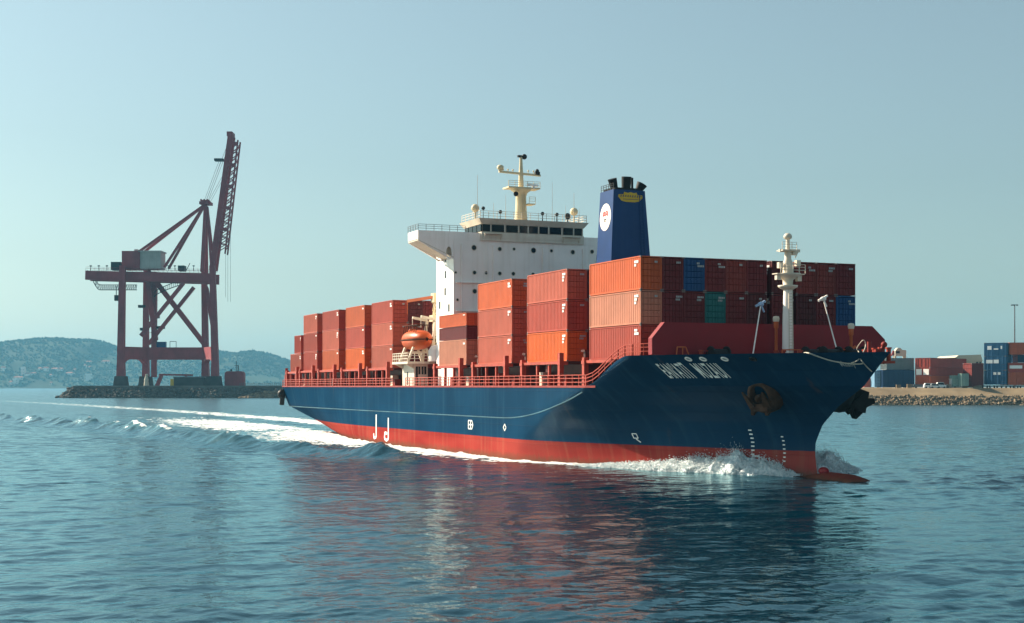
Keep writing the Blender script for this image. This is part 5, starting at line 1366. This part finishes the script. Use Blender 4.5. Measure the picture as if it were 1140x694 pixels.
# ------------------------------------------------------------------ the container quay beyond the bow
YQ = 690.0
def qx(px, Y): return (px-CX)*Y/FPX
def qz(py, Y): return CAMH+(HY-py)*Y/FPX
QG = 8.15
def build_quay():
    x0, x1 = qx(860, YQ), qx(1500, YQ)
    prof = [(YQ-6, -3), (YQ, .2), (YQ+6, 4.6), (YQ+8, 4.9), (YQ+14, 7.3), (YQ+16, QG), (YQ+400, QG)]
    xs = np.linspace(x0, x1, 160)
    P = np.array([[(x, y+VN.fbm(np.array(x/9.0), np.array(y/9.0), 3)*(.8 if z < QG else 0), z+(VN.fbm(np.array(x/5.0), np.array(y/5.0), 3)*.5 if 0 < z < QG else 0)) for y, z in prof] for x in xs], float)
    b = MB(); b.grid(P); b.grid(np.array([[tuple(P[0, k]) for k in range(len(prof))], [(x0-.5, y, -3) for y, z in prof]]))
    o = b.build('quay_ground', M['earth'], fix=False); o['kind'] = 'structure'
    r = np.random.default_rng(21); pts, sz = [], []
    for i in range(2600):
        t = r.uniform(0, 1); pts.append((r.uniform(x0, x1), YQ-1.5+t*7.5, -.1+t*4.7+r.uniform(-.2, .25))); sz.append(r.uniform(.35, 1.0))
    rocks('revetment_rocks', pts, sz, M['rockpale'], 'sandy coloured boulders on the slope below the container quay')
build_quay()
GQ = 'containers on the quay'
def qcont(px0, px1, py0, py1, Y, colour, label, rz=0.0, depth=12.0, marks=(), shift=0.0):
    """a container whose near face spans the given columns and rows"""
    x0, x1 = qx(px0, Y), qx(px1, Y); z0, z1 = qz(py1, Y), qz(py0, Y)
    o = container(((x0+x1)/2, Y+depth/2+shift, z0), rz, colour, label, GQ, (depth/CL, (x1-x0)/CWD, (z1-z0)/CH), marks)
    o.rotation_euler.z = R(-90)+rz
    return o
def qbox(px0, px1, pxs, py0, py1, Y, colour, label, end_to_left=True, marks=()):
    """lit end between px0..px1, long shaded side from px1 to pxs: the box stands at an angle"""
    a = Vector((qx(px0, Y+6), Y+6, 0)); c = Vector((qx(px1, Y), Y, 0)); z0, z1 = qz(py1, Y), qz(py0, Y)
    wv = c-a; Wd = wv.length; d = Vector((-wv.y, wv.x, 0)).normalized()
    if d.y < 0: d = -d
    # length so that the far end of the long side falls on column pxs
    k = (pxs-CX)/FPX; L = (k*c.y-c.x)/(d.x-k*d.y) if abs(d.x-k*d.y) > 1e-3 else 12
    L = min(max(L, 3), 45)
    mid = (a+c)/2+d*L/2
    o = container((mid.x, mid.y, z0), math.atan2(-d.y, -d.x), colour, label, GQ, (L/CL, Wd/CWD, (z1-z0)/CH), marks)
    return o
Y1 = 716.0
# red-ended stack, three high
rows = [(398.5, 409, 'brick red', 'top'), (409.1, 418.4, 'brick red', 'middle'), (418.5, 428.2, 'orange', 'bottom')]
for y0, y1, c_, n_ in rows:
    qbox(1018.8, 1035.6, 1076, y0, y1, Y1, c_, f'{n_} long {"red" if c_ != "orange" else "orange red"} ended container of the stack off the ship bow', marks=())
for px, lb in ((1023, 'white square panel on the red stack end nearer the ship bow'), (1031, 'white square panel on the red stack end nearer the white vehicles')):
    t_ = (px-1018.8)/16.8; Yp = Y1+6*(1-t_)-.3; b = MB(); b.box(-1.5, 1.5, -.06, .06, 0, 2.9)
    o = b.build('sign_panel', M['white']); o.location = (qx(px, Yp), Yp, qz(417.5, Yp)); o.rotation_euler.z = math.atan2(-6, qx(1035.6, Y1)-qx(1018.8, Y1+6)); tag(o, lb, 'panel')
qcont(983, 1018, 411.8, 431.6, Y1+6, 'navy', 'navy blue container at the bottom beneath the grey one beside the ship bow')
qcont(987, 1017.5, 398.8, 411.7, Y1+8, 'grey', 'grey green container on top of the navy one beside the ship bow')
qcont(973.5, 982.5, 413, 431, Y1+12, 'light blue', 'light blue container half hidden behind the ship bow')
qcont(962, 973, 421, 431.5, Y1+20, 'salmon', 'salmon container behind the ship bow next to the light blue one')
qbox(1072, 1081.8, 1095.2, 404.5, 431.2, Y1, 'red brown', 'tall maroon container with red end between the long stack and the blue stack')
qcont(1070.5, 1078.5, 416, 430, Y1-8, 'sage', 'small sage green container in front of the maroon one', depth=6)
qcont(1061, 1070, 418, 430.5, Y1-4, 'sage', 'pale green container beside the small sage one', depth=6)
for (y0, y1, n_) in ((381.6, 396.6, 'top'), (396.7, 412.2, 'middle'), (412.3, 428.4, 'bottom')):
    o = qbox(1095.5, 1120, 1126, y0, y1, Y1+2, 'steel blue', f'{n_} steel blue container of the tall blue stack with white patches')
for px, py, w, h in ((1101.5, 387.5, 4.5, 4.2), (1108.8, 388.8, 5, 1.4), (1114.8, 387, 1.6, 3.4), (1101.5, 402.8, 7, 3.8), (1109, 402.6, 5.6, 4), (1107.5, 416, 3.2, 2.8), (1112.3, 416, 3, 2.8)):
    t_ = (px-1095.5)/24.5; Yp = Y1+2+6*(1-t_)-.25; b = MB(); b.box(-w*.225, w*.225, -.06, .06, 0, h*.45)
    o = b.build('white_patch', M['lettering']); o.location = (qx(px, Yp), Yp, qz(py+h/2, Yp)); o.rotation_euler.z = math.atan2(-6, qx(1120, Y1+2)-qx(1095.5, Y1+8))
    bl = [q for q in bpy.data.objects if q.name.startswith('shipping_container') and 'steel blue' in q.get('label', '')]
    i_ = 0 if py < 396 else (1 if py < 412 else 2)
    bpy.context.view_layer.update(); mw = o.matrix_basis.copy(); o.parent = bl[i_]; o.matrix_parent_inverse = bl[i_].matrix_basis.inverted(); o.name = 'marking'
qcont(1124, 1141, 381.5, 395, Y1+5, 'orange', 'orange container high up beside the tall blue stack under the lamp post')
qcont(1133, 1150, 395.2, 403.4, Y1+8, 'navy', 'navy container wedged beneath the high orange one')
qcont(1122.5, 1141, 404, 414.5, Y1+3, 'brick red', 'brick red container with white stripe panel under the navy one')
qcont(1122.5, 1141, 414.6, 429, Y1+3, 'orange', 'orange container at the bottom beneath the striped brick red one')
qcont(1142, 1160, 404, 429, Y1+3, 'red brown', 'red brown container at the edge of the quay view')
b = MB()
for z_ in range(5): b.box(-1.1, 1.1, 0, .3, z_*.8, z_*.8+.35)
for s_ in (-1.1, .8): b.box(s_, s_+.3, 0, .3, 0, 4.0)
o = b.build('ladder_frame', M['crane']); o.location = (qx(1130.5, Y1+4), Y1+4.2, qz(404, Y1+4)); tag(o, 'small red ladder frame between the stacked orange containers', 'frame')
b = MB(); b.box(qx(1124, Y1+3), qx(1138, Y1+3), Y1+2.9, Y1+3.05, qz(410.5, Y1+3), qz(407, Y1+3)); o = b.build('stripe_panel', M['lettering']); tag(o, 'white stripe panel on the brick red quay container', 'panel')
# trailers under the boxes
for i, px in enumerate((1097, 1105, 1113, 1123, 1131, 1139)):
    t = empty('chassis_trailer', (qx(px, Y1+1), Y1+1, QG)); tag(t, ['rusty trailer under the near edge of the tall blue stack', 'rusty trailer in the middle beneath the tall blue stack', 'rusty trailer beneath the shaded edge of the blue stack', 'rusty trailer under the orange container next to the blue stack', 'rusty trailer beneath the middle of the bottom orange container', 'rusty trailer at the picture edge beneath the orange container'][i], 'trailer', 'trailers on the quay')
    b = MB(); b.box(-1.6, 1.6, 0, 10, .75, 1.35); b.build('chassis', M['rust'], t)
    for x in (-1.1, 1.1):
        b = MB(); b.tube((x-.25, .6, .5), (x+.25, .6, .5), .5, n=12); b.build('wheel', M['tyre'], t)
t = empty('flat_wagon', (qx(1028, Y1-1), Y1-1, QG)); tag(t, 'low grey flat wagon beneath the red ended stack', 'wagon')
b = MB(); b.box(-5, 5, 0, 4, .6, 1.9); b.build('chassis', M['pole'], t)
for x in (-3.5, 3.5): b = MB(); b.tube((x, .3, .5), (x, .8, .5), .5, n=12); b.build('wheel', M['tyre'], t)
# white vans and cars parked before the stacks
def car(px, Y, ln, h, lb):
    t = empty('parked_car', (qx(px, Y), Y, QG)); tag(t, lb, 'car', 'white vehicles parked on the quay')
    b = MB(); L_ = ln/2; b.prism([(-L_, .4), (L_, .4), (L_, h*.5), (L_*.72, h*.56), (L_*.4, h), (-L_*.75, h), (-L_*.97, h*.6)], 1, -.95, .95); b.build('body', M['carwhite'], t)
    b = MB(); b.prism([(L_*.64, h*.58), (L_*.38, h*.93), (-L_*.68, h*.93), (-L_*.8, h*.6)], 1, -.975, .975); b.build('window', M['glass'], t)
    for x in (-L_*.6, L_*.6):
        for y in (-.9, .9): b = MB(); b.tube((x, y-.12, .42), (x, y+.12, .42), .42, n=12); b.build('wheel', M['tyre'], t)
car(1034.5, Y1-6, 5.6, 2.5, 'white van parked first from the red ended stack corner'); car(1041, Y1-7, 5.4, 2.2, 'white car in the middle of the parked white vehicles')
car(1047.5, Y1-6, 4.8, 2.9, 'white tall van beside the white box on the quay')
t = empty('site_cabin', (qx(1063, Y1-2), Y1-2, QG)); tag(t, 'small white site cabin in front of the long dark container', 'cabin')
b = MB(); b.box(-1.9, 1.9, 0, 3, .2, 4.4); b.build('wall', M['carwhite'], t); b = MB(); b.box(-2.1, 2.1, -.2, 3.2, 4.42, 4.7); b.build('roof', M['white'], t); b = MB(); b.box(-.5, .5, -.05, .05, .3, 2.6); b.build('door', M['pole'], t)
r = random.Random(3)
for i, (px, lb) in enumerate(((1053, 'upright pallet pile beside the white tall van'), (1056, 'low dark pallet pile next to the upright pile'), (1074, 'pallet pile before the small sage container'), (1086, 'pallet pile at the foot of the tall maroon container'), (1090, 'little pallet pile close to the tall blue stack'), (1012, 'pallet pile beneath the navy container'), (1000, 'long pallet pile nearer the ship below the navy container'))):
    b = MB(); n = r.randint(3, 9)
    for k in range(n): b.box(-1.1, 1.1, 0, 1.4, k*.3, k*.3+.22)
    o = b.build('pallet_pile', M['earth']); o.location = (qx(px, Y1-3), Y1-4, QG); tag(o, lb, 'pallets', 'pallet piles on the quay')
# lamp posts
t = empty('lamp_post', (qx(1129.6, 760), 760, QG)); tag(t, 'tall thin lamp post with flat T head behind the quay containers', 'lamp post')
zt = qz(339.5, 760)-QG; b = MB(); b.tube((0,0,0), (0,0,zt), .45, .25, 10); b.build('pole', M['pole'], t)
b = MB(); b.bar((-1.8,0,zt), (1.8,0,zt), .3); b.build('arm', M['pole'], t)
for x in (-1.5, -.3, 1.3): b = MB(); b.box(x-.45, x+.45, -.4, .4, zt-.45, zt-.1); b.build('lamp_head', M['dark'], t)
# warehouses behind
for i, (px0, px1, ytop, Y, lb) in enumerate(((1058, 1093.5, 395, 900, 'long cream warehouse roof rising behind the quay containers'), (1040, 1066, 398.3, 860, 'low grey shed behind the long dark container'))):
    t = empty('warehouse', ((qx(px0, Y)+qx(px1, Y))/2, Y, QG)); tag(t, lb, 'warehouse')
    hw = (qx(px1, Y)-qx(px0, Y))/2; zt = qz(ytop, Y)-QG
    b = MB(); b.box(-hw, hw, 0, 40, 0, zt*.8); wl = b.build('wall', M['warehouse'] if i == 0 else M['pole'], t)
    b = MB(); b.prism([(-hw*1.02, zt*.8), (hw*1.02, zt*.8), (hw*.9, zt), (-hw*.5, zt*.98)], 1, -.5, 41); b.build('roof', M['warehouse'] if i == 0 else M['pole'], t)
    if i == 0:
        for x0 in (.62, .82): b = MB(); b.box(hw*x0, hw*(x0+.12), -.1, .1, zt*.62, zt*.78); b.build('window', M['glass'], wl)
t = empty('straddle_carrier', (qx(1001, 760), 760, QG)); tag(t, 'cream harbour machine cab showing above the containers by the ship bow', 'carrier')
zt = qz(387.5, 760)-QG
b = MB(); b.prism([(-2.6, zt*.8), (3.2, zt*.8), (3.2, zt*.94), (1.0, zt*.95), (.2, zt), (-1.2, zt), (-2.6, zt*.92)], 1, -2, 2); cb = b.build('cab', M['warehouse'], t)
b = MB(); b.box(-2.2, -.2, -2.06, -1.9, zt*.86, zt*.92); b.build('window', M['glass'], cb)
for x in (-2.4, 2.8): b = MB(); b.bar((x, -1.5, 0), (x, -1.5, zt*.8), .8); b.bar((x, 1.5, 0), (x, 1.5, zt*.8), .8); b.build('leg', M['warehouse'], t)
b = MB(); b.tube((-4, 0, zt*.8), (-3.0, 0, zt*.93), .5); b.tube((-3, 0, zt*.93), (-2.7, 0, zt*.8), .4); b.build('lift_arm', M['crane'], t)

# ------------------------------------------------------------------ haze over the bay
b = MB(); b.box(-7600, 1800, -400, 7700, -8, 262)
hz = b.build('haze', None or bpy.data.materials.new('haze air')); hz['kind'] = 'stuff'; tag(hz, 'thin pale haze hanging over the whole bay', 'haze')
m = hz.data.materials[0]; m.use_nodes = True; m.node_tree.nodes.remove(m.node_tree.nodes['Principled BSDF'])
pv = m.node_tree.nodes.new('ShaderNodeVolumePrincipled'); pv.inputs['Color'].default_value = (.25, .70, 1.0, 1); pv.inputs['Density'].default_value = 5.6e-5; pv.inputs['Anisotropy'].default_value = .0
m.node_tree.links.new(pv.outputs[0], m.node_tree.nodes['Material Output'].inputs['Volume'])
